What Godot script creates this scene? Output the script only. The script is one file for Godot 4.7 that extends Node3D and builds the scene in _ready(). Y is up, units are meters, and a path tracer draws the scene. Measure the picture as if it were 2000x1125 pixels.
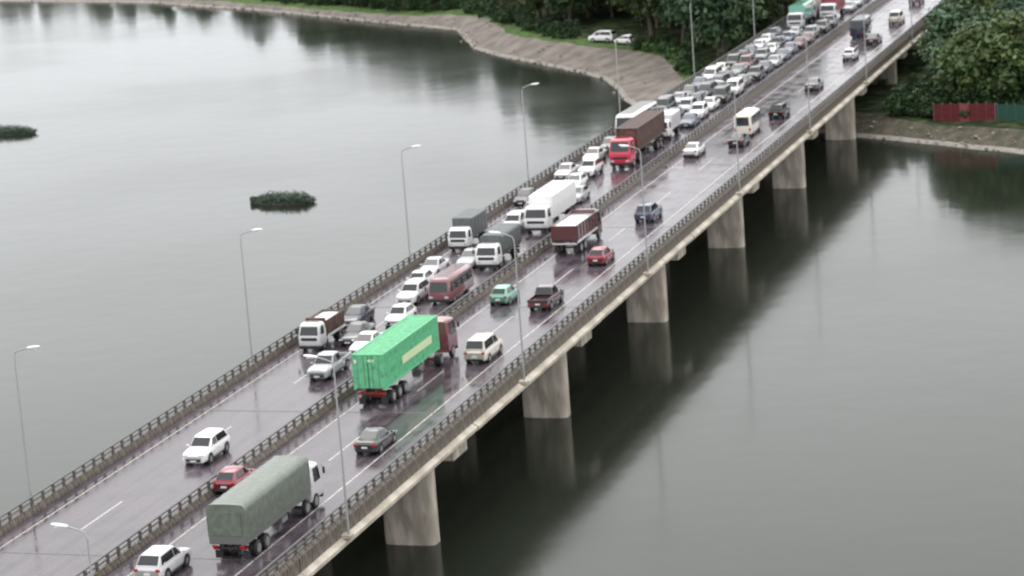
extends Node3D
# A wet road bridge over a lake under an overcast sky. x runs across the bridge, -z along it (station s = -z), y is up, water at 0.

const DECK := 7.7          # road surface above the water
const XL := -11.5          # deck edges
const XR := 10.95
const S0 := 96.0           # bridge built from station S0 to S1
const S1 := 470.0

var taken := {}
var M := {}
var rng := RandomNumberGenerator.new()

# ------------------------------------------------------------------ mesh helper
class MB:
	var v := PackedVector3Array()
	var n := PackedVector3Array()
	var uv := PackedVector2Array()
	var col := PackedColorArray()
	func tri(a: Vector3, b: Vector3, c: Vector3, na: Vector3, nb: Vector3, nc: Vector3) -> void:
		var g := (c - a).cross(b - a)
		if g.length_squared() < 1e-14:
			return
		if g.dot(na + nb + nc) < 0.0:
			v.append(a); v.append(c); v.append(b); n.append(na); n.append(nc); n.append(nb)
		else:
			v.append(a); v.append(b); v.append(c); n.append(na); n.append(nb); n.append(nc)
	func quad(a: Vector3, b: Vector3, c: Vector3, d: Vector3, inside: Vector3) -> void:
		var k := (c - a).cross(d - b).normalized()
		if k.dot((a + b + c + d) * 0.25 - inside) < 0.0:
			k = -k
		tri(a, b, c, k, k, k)
		tri(a, c, d, k, k, k)
	func box(c: Vector3, s: Vector3, t := Basis()) -> void:
		var h := s * 0.5
		var p := []
		for i in 8:
			p.append(c + t * Vector3(h.x * (1 if i & 1 else -1), h.y * (1 if i & 2 else -1), h.z * (1 if i & 4 else -1)))
		for f in [[0, 1, 3, 2], [4, 5, 7, 6], [0, 1, 5, 4], [2, 3, 7, 6], [0, 2, 6, 4], [1, 3, 7, 5]]:
			quad(p[f[0]], p[f[1]], p[f[2]], p[f[3]], c)
	func cbox(c: Vector3, s: Vector3, r: float) -> void:
		var h := s * 0.5
		var rings := []
		for q in [[-h.y, r], [-h.y + r, 0.0], [h.y - r, 0.0], [h.y, r]]:
			rings.append(oct(c + Vector3(0, q[0], 0), h.x - q[1], h.z - q[1], r))
		loft(rings)
	func oct(c: Vector3, hx: float, hz: float, r: float) -> PackedVector3Array:
		return PackedVector3Array([c + Vector3(-hx + r, 0, -hz), c + Vector3(hx - r, 0, -hz), c + Vector3(hx, 0, -hz + r), c + Vector3(hx, 0, hz - r), c + Vector3(hx - r, 0, hz), c + Vector3(-hx + r, 0, hz), c + Vector3(-hx, 0, hz - r), c + Vector3(-hx, 0, -hz + r)])
	func mid(r: PackedVector3Array) -> Vector3:
		var m := Vector3.ZERO
		for p in r:
			m += p
		return m / r.size()
	func loft(rings: Array, caps := true, soft := 0.72) -> void:
		var nr := rings.size() - 1
		var k: int = rings[0].size()
		var fn := []
		for i in nr:
			var inside := (mid(rings[i]) + mid(rings[i + 1])) * 0.5
			var row := PackedVector3Array()
			for j in k:
				var a: Vector3 = rings[i][j]
				var b: Vector3 = rings[i][(j + 1) % k]
				var c: Vector3 = rings[i + 1][(j + 1) % k]
				var d: Vector3 = rings[i + 1][j]
				var q := (c - a).cross(d - b).normalized()
				if q.dot((a + b + c + d) * 0.25 - inside) < 0.0:
					q = -q
				row.append(q)
			fn.append(row)
		for i in nr:
			for j in k:
				var f: Vector3 = fn[i][j]
				var pn := []
				for w in [[0, 0], [0, 1], [1, 1], [1, 0]]:
					var s := Vector3.ZERO
					for di in 2:
						for dj in 2:
							var ii: int = i + w[0] - di
							if ii < 0 or ii >= nr:
								continue
							var g: Vector3 = fn[ii][(j + w[1] - dj + k) % k]
							if g.dot(f) > soft:
								s += g
					pn.append(s.normalized() if s.length() > 0.01 else f)
				var a: Vector3 = rings[i][j]
				var b: Vector3 = rings[i][(j + 1) % k]
				var c: Vector3 = rings[i + 1][(j + 1) % k]
				var d: Vector3 = rings[i + 1][j]
				tri(a, b, c, pn[0], pn[1], pn[2])
				tri(a, c, d, pn[0], pn[2], pn[3])
		if caps:
			for e in [0, nr]:
				var m := mid(rings[e])
				var q := (m - mid(rings[1 if e == 0 else nr - 1])).normalized()
				for j in k:
					tri(m, rings[e][j], rings[e][(j + 1) % k], q, q, q)
	func cyl(a: Vector3, b: Vector3, r0: float, r1: float, sides := 10, caps := true) -> void:
		tube([a, b], [r0, r1], sides, caps)
	func tube(p: Array, r: Array, sides := 8, caps := true) -> void:
		var rings := []
		for i in p.size():
			var d: Vector3 = (p[mini(i + 1, p.size() - 1)] - p[maxi(i - 1, 0)]).normalized()
			var u := d.cross(Vector3.UP if absf(d.y) < 0.9 else Vector3.RIGHT).normalized()
			var w := d.cross(u)
			var ring := PackedVector3Array()
			for j in sides:
				var a := TAU * j / sides
				ring.append(p[i] + (u * cos(a) + w * sin(a)) * r[i])
			rings.append(ring)
		loft(rings, caps, 0.5)
	func slab(a: Vector3, b: Vector3, c: Vector3, d: Vector3, inside: Vector3, proud := 0.012, deep := 0.03) -> void:
		var k := (c - a).cross(d - b).normalized()
		var m := (a + b + c + d) * 0.25
		if k.dot(m - inside) < 0.0:
			k = -k
		var o := k * proud
		var q := k * -deep
		quad(a + o, b + o, c + o, d + o, m + q)
		for e in [[a, b], [b, c], [c, d], [d, a]]:
			quad(e[0] + o, e[1] + o, e[1] + q, e[0] + q, m)
	func mesh() -> ArrayMesh:
		var arr := []
		arr.resize(Mesh.ARRAY_MAX)
		arr[Mesh.ARRAY_VERTEX] = v
		arr[Mesh.ARRAY_NORMAL] = n
		if uv.size() == v.size():
			arr[Mesh.ARRAY_TEX_UV] = uv
		if col.size() == v.size():
			arr[Mesh.ARRAY_COLOR] = col
		var m := ArrayMesh.new()
		m.add_surface_from_arrays(Mesh.PRIMITIVE_TRIANGLES, arr)
		return m

func numbered(called: String) -> String:
	if not taken.has(called):
		taken[called] = 0
		return called
	taken[called] += 1
	return "%s_%03d" % [called, taken[called]]

func tag(o: Node3D, label: String, category: String, group := "") -> Node3D:
	o.set_meta("label", label)
	o.set_meta("category", category)
	if group != "":
		o.set_meta("group", group)
	return o

func thing(called: String, label: String, category: String, at := Vector3.ZERO, turn := 0.0, group := "") -> Node3D:
	var o := Node3D.new()
	o.name = numbered(called)
	add_child(o)
	o.position = at
	o.rotation.y = turn
	return tag(o, label, category, group)

func part(parent: Node3D, called: String, mb: MB, m: Material, at := Vector3.ZERO) -> MeshInstance3D:
	return piece(parent, called, mb.mesh(), m, at)

func piece(parent: Node3D, called: String, mesh: Mesh, m: Material, at := Vector3.ZERO) -> MeshInstance3D:
	var o := MeshInstance3D.new()
	o.name = called if parent != self else numbered(called)
	o.mesh = mesh
	o.material_override = m
	o.position = at
	parent.add_child(o, true)
	return o

func struct(called: String, mb: MB, m: Material) -> MeshInstance3D:
	var o := part(self, called, mb, m)
	o.set_meta("kind", "structure")
	return o

func lin(r: float, g: float, b: float) -> Color:
	return Color(r, g, b).linear_to_srgb()

func mat(key: String, c: Color, rough := 0.6, metal := 0.0, spec := 0.5) -> StandardMaterial3D:
	var m := StandardMaterial3D.new()
	m.resource_name = key
	m.albedo_color = c
	m.roughness = rough
	m.metallic = metal
	m.metallic_specular = spec
	M[key] = m
	return m

func noise_tex(seed_: int, freq: float, lo: Color, hi: Color, oct := 5, size := 512) -> NoiseTexture2D:
	var f := FastNoiseLite.new()
	f.seed = seed_
	f.frequency = freq
	f.fractal_octaves = oct
	f.noise_type = FastNoiseLite.TYPE_SIMPLEX_SMOOTH
	var t := NoiseTexture2D.new()
	t.width = size
	t.height = size
	t.seamless = true
	t.noise = f
	var g := Gradient.new()
	g.set_color(0, lo)
	g.set_color(1, hi)
	g.set_offset(0, 0.25)
	g.set_offset(1, 0.75)
	t.color_ramp = g
	return t

func stained(m: StandardMaterial3D, t: Texture2D, scale: Vector3) -> void:
	m.albedo_texture = t
	m.uv1_triplanar = true
	m.uv1_world_triplanar = true
	m.uv1_scale = scale

func paint(key: String, r: float, g: float, b: float, rough := 0.22) -> StandardMaterial3D:
	var m := mat(key, lin(r, g, b), rough)
	m.clearcoat_enabled = true
	m.clearcoat = 0.7
	m.clearcoat_roughness = 0.08
	return m

# ------------------------------------------------------------------ materials
func materials() -> void:
	var grime := noise_tex(11, 0.012, Color(0.62, 0.6, 0.57), Color(1, 1, 1), 6)
	var streaks := noise_tex(14, 0.014, Color(0.5, 0.47, 0.44), Color(1, 1, 1), 6)
	var soft := noise_tex(12, 0.008, Color(0.78, 0.77, 0.75), Color(1, 1, 1), 5)
	var faint := noise_tex(13, 0.01, Color(0.88, 0.88, 0.87), Color(1, 1, 1), 4)
	var concrete := mat("pale_concrete", lin(0.6, 0.545, 0.465), 0.7)
	stained(concrete, soft, Vector3(0.07, 0.07, 0.07))
	var pier := mat("pier_concrete", lin(0.56, 0.5, 0.435), 0.7)
	stained(pier, soft, Vector3(0.18, 0.06, 0.18))
	var dark := mat("stained_concrete", lin(0.22, 0.188, 0.162), 0.55)
	stained(dark, streaks, Vector3(0.5, 0.07, 0.5))
	var under := mat("girder_concrete", lin(0.56, 0.5, 0.435), 0.75)
	stained(under, soft, Vector3(0.1, 0.1, 0.1))
	mat("rail_steel", lin(0.13, 0.125, 0.12), 0.45, 0.3)
	mat("pole_steel", lin(0.36, 0.37, 0.37), 0.5, 0.2)
	mat("lamp_housing", lin(0.8, 0.8, 0.8), 0.3)
	mat("lamp_lens", lin(0.75, 0.76, 0.76), 0.15)
	stained(mat("line_paint", lin(0.6, 0.57, 0.55), 0.35), grime, Vector3(0.6, 0.6, 0.6))
	mat("tyre", lin(0.02, 0.02, 0.021), 0.6)
	mat("rim", lin(0.4, 0.4, 0.41), 0.3, 0.7)
	mat("glass", lin(0.018, 0.021, 0.025), 0.06, 0.0, 0.55)
	mat("trim", lin(0.025, 0.025, 0.027), 0.45)
	mat("head_lens", lin(0.6, 0.61, 0.62), 0.1, 0.2)
	mat("tail_lens", lin(0.32, 0.015, 0.012), 0.15)
	mat("plate", lin(0.7, 0.7, 0.68), 0.4)
	mat("chassis", lin(0.035, 0.033, 0.033), 0.6)
	mat("chassis_red", lin(0.2, 0.022, 0.018), 0.45)
	paint("white", 0.82, 0.81, 0.81)
	paint("cream", 0.76, 0.70, 0.63)
	paint("pearl", 0.62, 0.61, 0.63)
	paint("silver", 0.42, 0.43, 0.45)
	paint("grey", 0.2, 0.205, 0.215)
	paint("dark_grey", 0.05, 0.05, 0.055)
	paint("black", 0.014, 0.015, 0.018)
	paint("navy", 0.018, 0.026, 0.05)
	paint("blue_grey", 0.1, 0.12, 0.19)
	paint("red", 0.29, 0.045, 0.07)
	paint("bright_red", 0.62, 0.035, 0.08)
	paint("maroon", 0.16, 0.045, 0.055)
	paint("maroon_bus", 0.22, 0.085, 0.095)
	paint("brown_maroon", 0.11, 0.042, 0.045)
	paint("dark_maroon", 0.07, 0.024, 0.03)
	paint("taxi_green", 0.2, 0.45, 0.34)
	paint("teal", 0.16, 0.4, 0.32)
	var cg := mat("container_green", lin(0.13, 0.5, 0.26), 0.4)
	var rust := noise_tex(15, 0.02, Color(0.5, 0.36, 0.26), Color(1, 1, 1), 6)
	rust.color_ramp.set_offset(0, 0.08)
	rust.color_ramp.set_offset(1, 0.62)
	rust.color_ramp.add_point(0.17, Color(0.88, 0.87, 0.85))
	stained(cg, rust, Vector3(0.16, 0.16, 0.16))
	mat("container_mark", lin(0.62, 0.74, 0.45), 0.4)
	var cb := mat("container_brown", lin(0.13, 0.075, 0.065), 0.45)
	stained(cb, soft, Vector3(0.3, 0.3, 0.3))
	var tarp := mat("green_tarpaulin", lin(0.15, 0.175, 0.145), 0.28)
	mat("truck_bed", lin(0.13, 0.135, 0.125), 0.5)
	stained(tarp, faint, Vector3(0.3, 0.3, 0.3))
	var tarp2 := mat("grey_tarpaulin", lin(0.11, 0.12, 0.125), 0.5)
	stained(tarp2, faint, Vector3(0.3, 0.3, 0.3))
	stained(mat("raft", lin(0.06, 0.06, 0.052), 0.7), grime, Vector3(0.4, 0.4, 0.4))
	var leaf := mat("leaf", Color.WHITE, 0.55, 0.0, 0.35)
	leaf.vertex_color_use_as_albedo = true
	leaf.backlight_enabled = true
	leaf.backlight = Color(0.25, 0.25, 0.25)
	mat("bark", lin(0.1, 0.08, 0.06), 0.9)
	var bank := mat("bank_earth", Color.WHITE, 0.85, 0.0, 0.3)
	stained(bank, noise_tex(21, 0.01, lin(0.12, 0.104, 0.092), lin(0.215, 0.188, 0.168), 6), Vector3(0.045, 0.045, 0.045))
	var toe := mat("bank_toe", Color.WHITE, 0.8, 0.0, 0.3)
	stained(toe, noise_tex(22, 0.02, lin(0.2, 0.18, 0.16), lin(0.32, 0.295, 0.27), 5), Vector3(0.09, 0.09, 0.09))
	var soil := mat("ground_cover", Color.WHITE, 0.95, 0.0, 0.2)
	stained(soil, noise_tex(23, 0.012, lin(0.018, 0.024, 0.014), lin(0.06, 0.085, 0.035), 6), Vector3(0.05, 0.05, 0.05))
	var grass := mat("grass", Color.WHITE, 0.9, 0.0, 0.2)
	stained(grass, noise_tex(25, 0.02, lin(0.045, 0.075, 0.025), lin(0.11, 0.17, 0.06), 6), Vector3(0.07, 0.07, 0.07))
	var bankr := mat("muddy_bank", Color.WHITE, 0.9, 0.0, 0.3)
	stained(bankr, noise_tex(24, 0.012, lin(0.045, 0.05, 0.032), lin(0.12, 0.098, 0.078), 6), Vector3(0.08, 0.08, 0.08))
	var rs := mat("red_sheet", lin(0.21, 0.03, 0.035), 0.5)
	stained(rs, grime, Vector3(0.5, 0.5, 0.5))
	mat("pink_sheet", lin(0.27, 0.07, 0.075), 0.5)
	mat("green_sheet", lin(0.025, 0.085, 0.065), 0.5)
	mat("grey_sheet", lin(0.3, 0.3, 0.29), 0.5)
	# lake: dull green body colour, smooth skin with small ripples
	var w := mat("lake_water", lin(0.016, 0.02, 0.014), 1.0, 0.0, 0.36)
	var f := FastNoiseLite.new()
	f.seed = 5
	f.frequency = 0.07
	f.fractal_octaves = 4
	var nt := NoiseTexture2D.new()
	nt.width = 1024
	nt.height = 1024
	nt.seamless = true
	nt.noise = f
	nt.as_normal_map = true
	nt.bump_strength = 2.0
	w.normal_enabled = true
	w.normal_texture = nt
	w.normal_scale = 0.014
	w.roughness_texture = noise_tex(31, 0.006, Color(0.09, 0.09, 0.09), Color(0.17, 0.17, 0.17), 5, 1024)
	# wet asphalt: wheel tracks, patches and puddled film, laid out along the lanes
	var across := 256
	var along := 1024
	var im := Image.create(across, along, false, Image.FORMAT_RGB8)
	var ir := Image.create(across, along, false, Image.FORMAT_RGB8)
	var fn := FastNoiseLite.new()
	fn.seed = 8
	fn.frequency = 0.9
	fn.fractal_octaves = 4
	var tracks := [-9.0, -7.2, -5.4, -3.7, 2.2, 3.9, 5.6, 7.3]
	for j in along:
		var a := TAU * j / along
		for i in across:
			var x := XL + (XR - XL) * (i + 0.5) / across
			var big := fn.get_noise_3d(x * 0.35, cos(a) * 5.0, sin(a) * 5.0)
			var streak := fn.get_noise_3d(x * 2.5, cos(a) * 1.2 + 30.0, sin(a) * 1.2)
			var fine := fn.get_noise_3d(x * 6.0, cos(a) * 70.0, sin(a) * 70.0)
			var tr := 0.0
			for t in tracks:
				tr = maxf(tr, 1.0 - absf(x - t) / 0.42)
			var k := 0.08 * (1.0 + 0.5 * big + 0.4 * streak + 0.35 * fine - 0.25 * tr)
			im.set_pixel(i, j, lin(k * 1.09, k * 0.88, k * 1.06))
			var q := clampf(0.18 + 0.16 * big + 0.1 * streak + 0.06 * fine - 0.03 * tr, 0.05, 0.5)
			ir.set_pixel(i, j, Color(q, q, q))
	var road := mat("wet_asphalt", Color.WHITE, 1.0, 0.0, 0.45)
	road.albedo_texture = ImageTexture.create_from_image(im)
	road.roughness_texture = ImageTexture.create_from_image(ir)

# ------------------------------------------------------------------ camera, sky, light
func camera_and_light() -> void:
	var cam := Camera3D.new()
	cam.name = "camera"
	var r := Vector3(0.95091, -0.07296, -0.30073)
	var u := Vector3(0.00324, 0.97410, -0.22608)
	var b := -Vector3(-0.30944, -0.21401, -0.92652)
	cam.transform = Transform3D(Basis(r, u, b).orthonormalized(), Vector3(71.91, 56.53, 0))
	var lens := CameraAttributesPhysical.new()
	lens.frustum_focal_length = 108.62
	lens.frustum_near = 1.0
	lens.frustum_far = 4000.0
	lens.frustum_focus_distance = 70.0
	lens.exposure_aperture = 1.35
	cam.attributes = lens
	cam.fov = 12.612
	cam.near = 1.0
	cam.far = 4000.0
	add_child(cam)
	cam.make_current()
	var e := Environment.new()
	e.tonemap_mode = Environment.TONE_MAPPER_LINEAR
	e.tonemap_exposure = 1.0
	e.background_mode = Environment.BG_SKY
	# even overcast with soft, broad cloud structure
	var im := Image.create(512, 256, false, Image.FORMAT_RGBF)
	var f := FastNoiseLite.new()
	f.seed = 3
	f.frequency = 1.6
	f.fractal_octaves = 4
	for j in 256:
		var el := PI * (0.5 - (j + 0.5) / 256.0)
		for i in 512:
			var az := TAU * (i + 0.5) / 512.0
			var d := Vector3(cos(el) * cos(az), sin(el), cos(el) * sin(az))
			var c := f.get_noise_3d(d.x * 0.8, d.y * 2.5, d.z * 0.8)
			var k := 1.64 + 0.16 * c + 0.12 * maxf(d.y, 0.0)
			var hi := clampf(d.y * 3.0, 0.0, 1.0)
			im.set_pixel(i, j, Color(k * lerpf(0.97, 0.99, hi), k * lerpf(0.995, 1.0, hi), k * lerpf(1.045, 0.995, hi)))
	var pm := PanoramaSkyMaterial.new()
	pm.panorama = ImageTexture.create_from_image(im)
	var sky := Sky.new()
	sky.sky_material = pm
	e.sky = sky
	e.sdfgi_enabled = true
	e.ssao_enabled = true
	e.ssil_enabled = true
	var we := WorldEnvironment.new()
	we.name = "environment"
	we.environment = e
	add_child(we)
	var sun := DirectionalLight3D.new()
	sun.name = "sun"
	sun.light_energy = 0.45
	sun.light_angular_distance = 40.0
	sun.light_color = Color(1.0, 0.98, 0.96)
	sun.shadow_enabled = true
	add_child(sun)
	sun.look_at_from_position(Vector3(-60, 200, -110), Vector3.ZERO)

# ------------------------------------------------------------------ setting
func strip(mb: MB, a: Array, b: Array) -> void:
	for i in a.size() - 1:
		var m: Vector3 = (a[i] + b[i + 1]) * 0.5
		mb.quad(a[i], a[i + 1], b[i + 1], b[i], m - Vector3(0, 50, 0))

func lake_and_land() -> void:
	var mb := MB.new()
	mb.quad(Vector3(-1500, 0, 300), Vector3(1500, 0, 300), Vector3(1500, 0, -1500), Vector3(-1500, 0, -1500), Vector3(0, -9, 0))
	for q in mb.v:
		mb.uv.append(Vector2(q.x, q.z) / 420.0)
	struct("water", mb, M.lake_water)
	# shoreline x, s; top of the bank x, s, height
	var rows := [[-900.0, 640.0, -900.0, 648.0, 1.0], [-420.0, 600.0, -421.0, 607.0, 1.0], [-260.0, 556.0, -262.0, 562.0, 1.0], [-183.7, 528.7, -185.7, 533.3, 1.0], [-174.0, 521.3, -175.4, 524.6, 1.0], [-148.9, 505.4, -150.4, 509.1, 1.0], [-132.1, 492.4, -133.3, 495.6, 1.1], [-116.2, 480.2, -117.2, 483.0, 1.2], [-101.3, 468.7, -102.3, 472.9, 1.4], [-88.9, 459.7, -91.0, 468.4, 1.8], [-83.7, 448.6, -81.3, 457.1, 2.0], [-76.0, 431.7, -75.1, 444.0, 2.2], [-70.1, 423.5, -70.5, 434.7, 2.3], [-64.2, 416.8, -63.7, 424.8, 2.4], [-57.7, 410.1, -58.8, 419.9, 2.4], [-51.0, 402.5, -53.7, 415.2, 2.4], [-44.6, 395.2, -46.8, 410.2, 2.4], [-40.5, 389.6, -38.0, 402.7, 2.4], [-35.3, 378.4, -31.4, 393.7, 2.4], [-30.7, 366.5, -26.9, 380.9, 2.4], [-26.0, 357.5, -21.9, 367.4, 2.4],
		[-14.0, 347.0, -11.0, 356.0, 2.3], [0.0, 338.0, 2.0, 346.0, 2.2], [11.9, 329.9, 13.0, 335.5, 1.8], [19.2, 325.3, 20.0, 328.5, 1.7], [26.3, 320.8, 27.0, 326.0, 1.7], [33.0, 316.5, 34.0, 323.5, 1.7], [50.0, 309.0, 52.0, 317.0, 1.7], [120.0, 300.0, 122.0, 308.0, 1.7], [900.0, 360.0, 900.0, 370.0, 1.7]]
	var low := []
	var toe0 := []
	var toe1 := []
	var top := []
	var far := []
	rng.seed = 40
	# subdivide the rows so that the edges wander a little
	var fine := []
	for i in rows.size() - 1:
		var len_: float = Vector2(rows[i][0] - rows[i + 1][0], rows[i][1] - rows[i + 1][1]).length()
		var k := clampi(int(len_ / 2.5), 1, 8)
		for j in k:
			var t := float(j) / k
			var r := []
			for c in 5:
				r.append(lerpf(rows[i][c], rows[i + 1][c], t))
			r[1] += rng.randf_range(-0.3, 0.3)
			r[3] += rng.randf_range(-0.8, 0.8)
			r[4] += rng.randf_range(-0.12, 0.12)
			fine.append(r)
	fine.append(rows[-1])
	for r in fine:
		var a := Vector3(r[0], 0, -r[1])
		var b := Vector3(r[2], r[4], -r[3])
		var d := (b - a) * Vector3(1, 0, 1)
		d = d.normalized()
		low.append(a - d * 2.0 + Vector3(0, -0.7, 0))
		toe0.append(a + Vector3(0, 0.06, 0))
		toe1.append(a + d * 1.1 + Vector3(0, 0.32, 0))
		top.append(b)
		far.append(b + Vector3(r[0] * 0.25, 5.0, -700))
	mb = MB.new()
	strip(mb, low, toe0)
	strip(mb, toe0, toe1)
	struct("bank_edge", mb, M.bank_toe)
	stones(fine)
	var split := 0
	for i in fine.size():
		if fine[i][0] < 6.0:
			split = i
	mb = MB.new()
	strip(mb, toe1.slice(0, split + 1), top.slice(0, split + 1))
	struct("sandy_bank", mb, M.bank_earth)
	mb = MB.new()
	strip(mb, toe1.slice(split), top.slice(split))
	struct("muddy_bank", mb, M.muddy_bank)
	var lawn := []
	for i in top.size():
		lawn.append(top[i].lerp(far[i], 7.0 / 700.0) + Vector3(0, 0.0, 0))
	mb = MB.new()
	strip(mb, top.slice(0, split + 1), lawn.slice(0, split + 1))
	struct("grass_verge", mb, M.grass)
	mb = MB.new()
	strip(mb, lawn.slice(0, split + 1), far.slice(0, split + 1))
	strip(mb, top.slice(split), far.slice(split))
	struct("ground", mb, M.ground_cover)

func stones(rows: Array) -> void:
	var mb := MB.new()
	rng.seed = 91
	var rings := []
	for q in [[-0.5, 0.55], [-0.1, 1.0], [0.3, 0.8], [0.5, 0.35]]:
		var ring := PackedVector3Array()
		for j in 7:
			var a := TAU * j / 7
			var k: float = q[1] * rng.randf_range(0.75, 1.1)
			ring.append(Vector3(cos(a) * k, q[0], sin(a) * k))
		rings.append(ring)
	mb.loft(rings, true, 0.9)
	var mm := MultiMesh.new()
	mm.transform_format = MultiMesh.TRANSFORM_3D
	mm.mesh = mb.mesh()
	var places := []
	for r in rows:
		if r[0] < -230.0 or r[0] > 45.0:
			continue
		for j in 12:
			var f := pow(rng.randf(), 2.2)
			var p := Vector3(lerpf(r[0], r[2], f), lerpf(0.1, r[4], f), -lerpf(r[1], r[3], f)) + Vector3(rng.randf_range(-1.3, 1.3), 0, rng.randf_range(-0.5, 0.5))
			var s := 0.08 + 0.32 * pow(rng.randf(), 3.0)
			places.append(Transform3D(Basis.from_euler(Vector3(rng.randf() * 0.6, rng.randf() * TAU, rng.randf() * 0.6)).scaled(Vector3(s, s * 0.8, s)), p))
	mm.instance_count = places.size()
	for i in places.size():
		mm.set_instance_transform(i, places[i])
	var o := MultiMeshInstance3D.new()
	o.name = "bank_stones"
	o.multimesh = mm
	o.material_override = M.bank_toe
	o.set_meta("kind", "stuff")
	o.set_meta("label", "loose grey stones scattered along the edge of the banks")
	o.set_meta("category", "stones")
	add_child(o)

func across_box(mb: MB, x0: float, x1: float, y0: float, y1: float, s0: float, s1: float) -> void:
	mb.box(Vector3((x0 + x1) * 0.5, (y0 + y1) * 0.5, -(s0 + s1) * 0.5), Vector3(x1 - x0, y1 - y0, s1 - s0))

func bridge() -> void:
	var br := thing("road_bridge", "long wet concrete road bridge on rows of rounded piers crossing the lake", "bridge", Vector3(0, 0, -S0))
	var off := Vector3(0, 0, S0)
	var mb := MB.new()
	across_box(mb, XL + 0.35, XR - 0.35, DECK - 0.55, DECK - 0.02, S0, S1)
	part(br, "deck_slab", mb, M.girder_concrete, off)
	for x in [-9.4, -6.4, -3.4, -0.4, 2.6, 5.6, 8.6]:
		mb = MB.new()
		across_box(mb, x - 0.35, x + 0.35, DECK - 1.55, DECK - 0.56, S0, S1)
		across_box(mb, x - 0.55, x + 0.55, DECK - 1.75, DECK - 1.551, S0, S1)
		part(br, "girder", mb, M.girder_concrete, off)
	# edge beams in lengths that end at the joints beside the piers
	var joints := [S0]
	for k in range(-3, 10):
		var j := 164.2 + 33.0 * k + 7.0
		if j > S0 + 4 and j < S1 - 4:
			joints.append(j)
	joints.append(S1)
	for side in [-1, 1]:
		var xe: float = XR if side > 0 else XL
		for i in joints.size() - 1:
			var a: float = joints[i] + 0.06
			var b: float = joints[i + 1] - 0.06
			mb = MB.new()
			# pale lower ledge with a sloped top
			var o := 0.0 if i % 2 == 0 else 0.05
			var rings := []
			for s in [a, b]:
				var pr := PackedVector3Array()
				for q in [[-0.5, -1.25], [0.34, -1.25], [0.4, -1.19], [0.4, -0.96], [0.02, -0.74], [-0.5, -0.74]]:
					pr.append(Vector3(xe + side * (q[0] + o), DECK + q[1], -s))
				rings.append(pr)
			mb.loft(rings)
			part(br, "edge_beam", mb, M.pale_concrete, off)
			mb = MB.new()
			across_box(mb, minf(xe - side * 0.55, xe), maxf(xe - side * 0.55, xe), DECK - 0.738, DECK + 0.2, a, b)
			part(br, "parapet_wall", mb, M.stained_concrete, off)
	# piers: two-column rows with rounded noses, a cap and hinge corbels
	var pm := MB.new()
	var rings2 := []
	for q in [[-2.5, 0.0], [5.9, 0.0]]:
		var ring := PackedVector3Array()
		for j in 24:
			var a := TAU * j / 24
			var c := cos(a)
			var s := sin(a)
			ring.append(Vector3(1.92 * signf(c) * pow(absf(c), 0.4), q[0], 0.75 * signf(s) * pow(absf(s), 0.4)))
		rings2.append(ring)
	pm.loft(rings2)
	var column := pm.mesh()
	var cm := MB.new()
	cm.cbox(Vector3(0, 5.93, 0), Vector3(20.4, 0.1, 1.9), 0.03)
	var cap := cm.mesh()
	var hm := MB.new()
	hm.cbox(Vector3(0, 0, 0), Vector3(2.0, 1.35, 3.0), 0.06)
	var corbel := hm.mesh()
	for k in range(-2, 9):
		var s := 164.9 + 33.0 * k
		for x in [8.05, -0.4, -8.8]:
			piece(br, "pier_column", column, M.pier_concrete, off + Vector3(x, 0, -s))
		piece(br, "pier_cap", cap, M.girder_concrete, off + Vector3(-0.3, 0, -s))
		for x in [9.65, -10.2]:
			piece(br, "hinge_corbel", corbel, M.pier_concrete, off + Vector3(x, 5.85, -(s + 4.2)))
	# road surface and paint
	mb = MB.new()
	var step := 8.0
	var s := S0
	while s < S1:
		var e := minf(s + step, S1)
		var before := mb.v.size()
		mb.quad(Vector3(XL + 0.5, DECK, -s), Vector3(XR - 0.5, DECK, -s), Vector3(XR - 0.5, DECK, -e), Vector3(XL + 0.5, DECK, -e), Vector3(0, 0, -s))
		for i in range(before, mb.v.size()):
			mb.uv.append(Vector2((mb.v[i].x - XL) / (XR - XL), -mb.v[i].z / 90.0))
		s = e
	var road := struct("road", mb, M.wet_asphalt)
	for j in joints.slice(1, joints.size() - 1):
		for q in [[XL + 0.75, -0.9], [-0.1, XR - 0.75]]:
			mb = MB.new()
			across_box(mb, q[0], q[1], DECK + 0.001, DECK + 0.012, j - 0.09, j + 0.09)
			part(road, "expansion_joint", mb, M.rail_steel)
	for x in [-9.75, 1.25, 8.0]:
		mb = MB.new()
		across_box(mb, x - 0.07, x + 0.07, DECK + 0.001, DECK + 0.006, S0, S1)
		part(road, "edge_line", mb, M.line_paint)
	mb = MB.new()
	mb.box(Vector3.ZERO, Vector3(0.15, 0.005, 6.0))
	var dash := mb.mesh()
	for k in range(-2, 18):
		piece(road, "lane_dash", dash, M.line_paint, Vector3(-6.1, DECK + 0.0035, -(146.0 + 18.0 * k)))
		piece(road, "lane_dash", dash, M.line_paint, Vector3(4.7, DECK + 0.0035, -(144.0 + 18.0 * k)))

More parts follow.
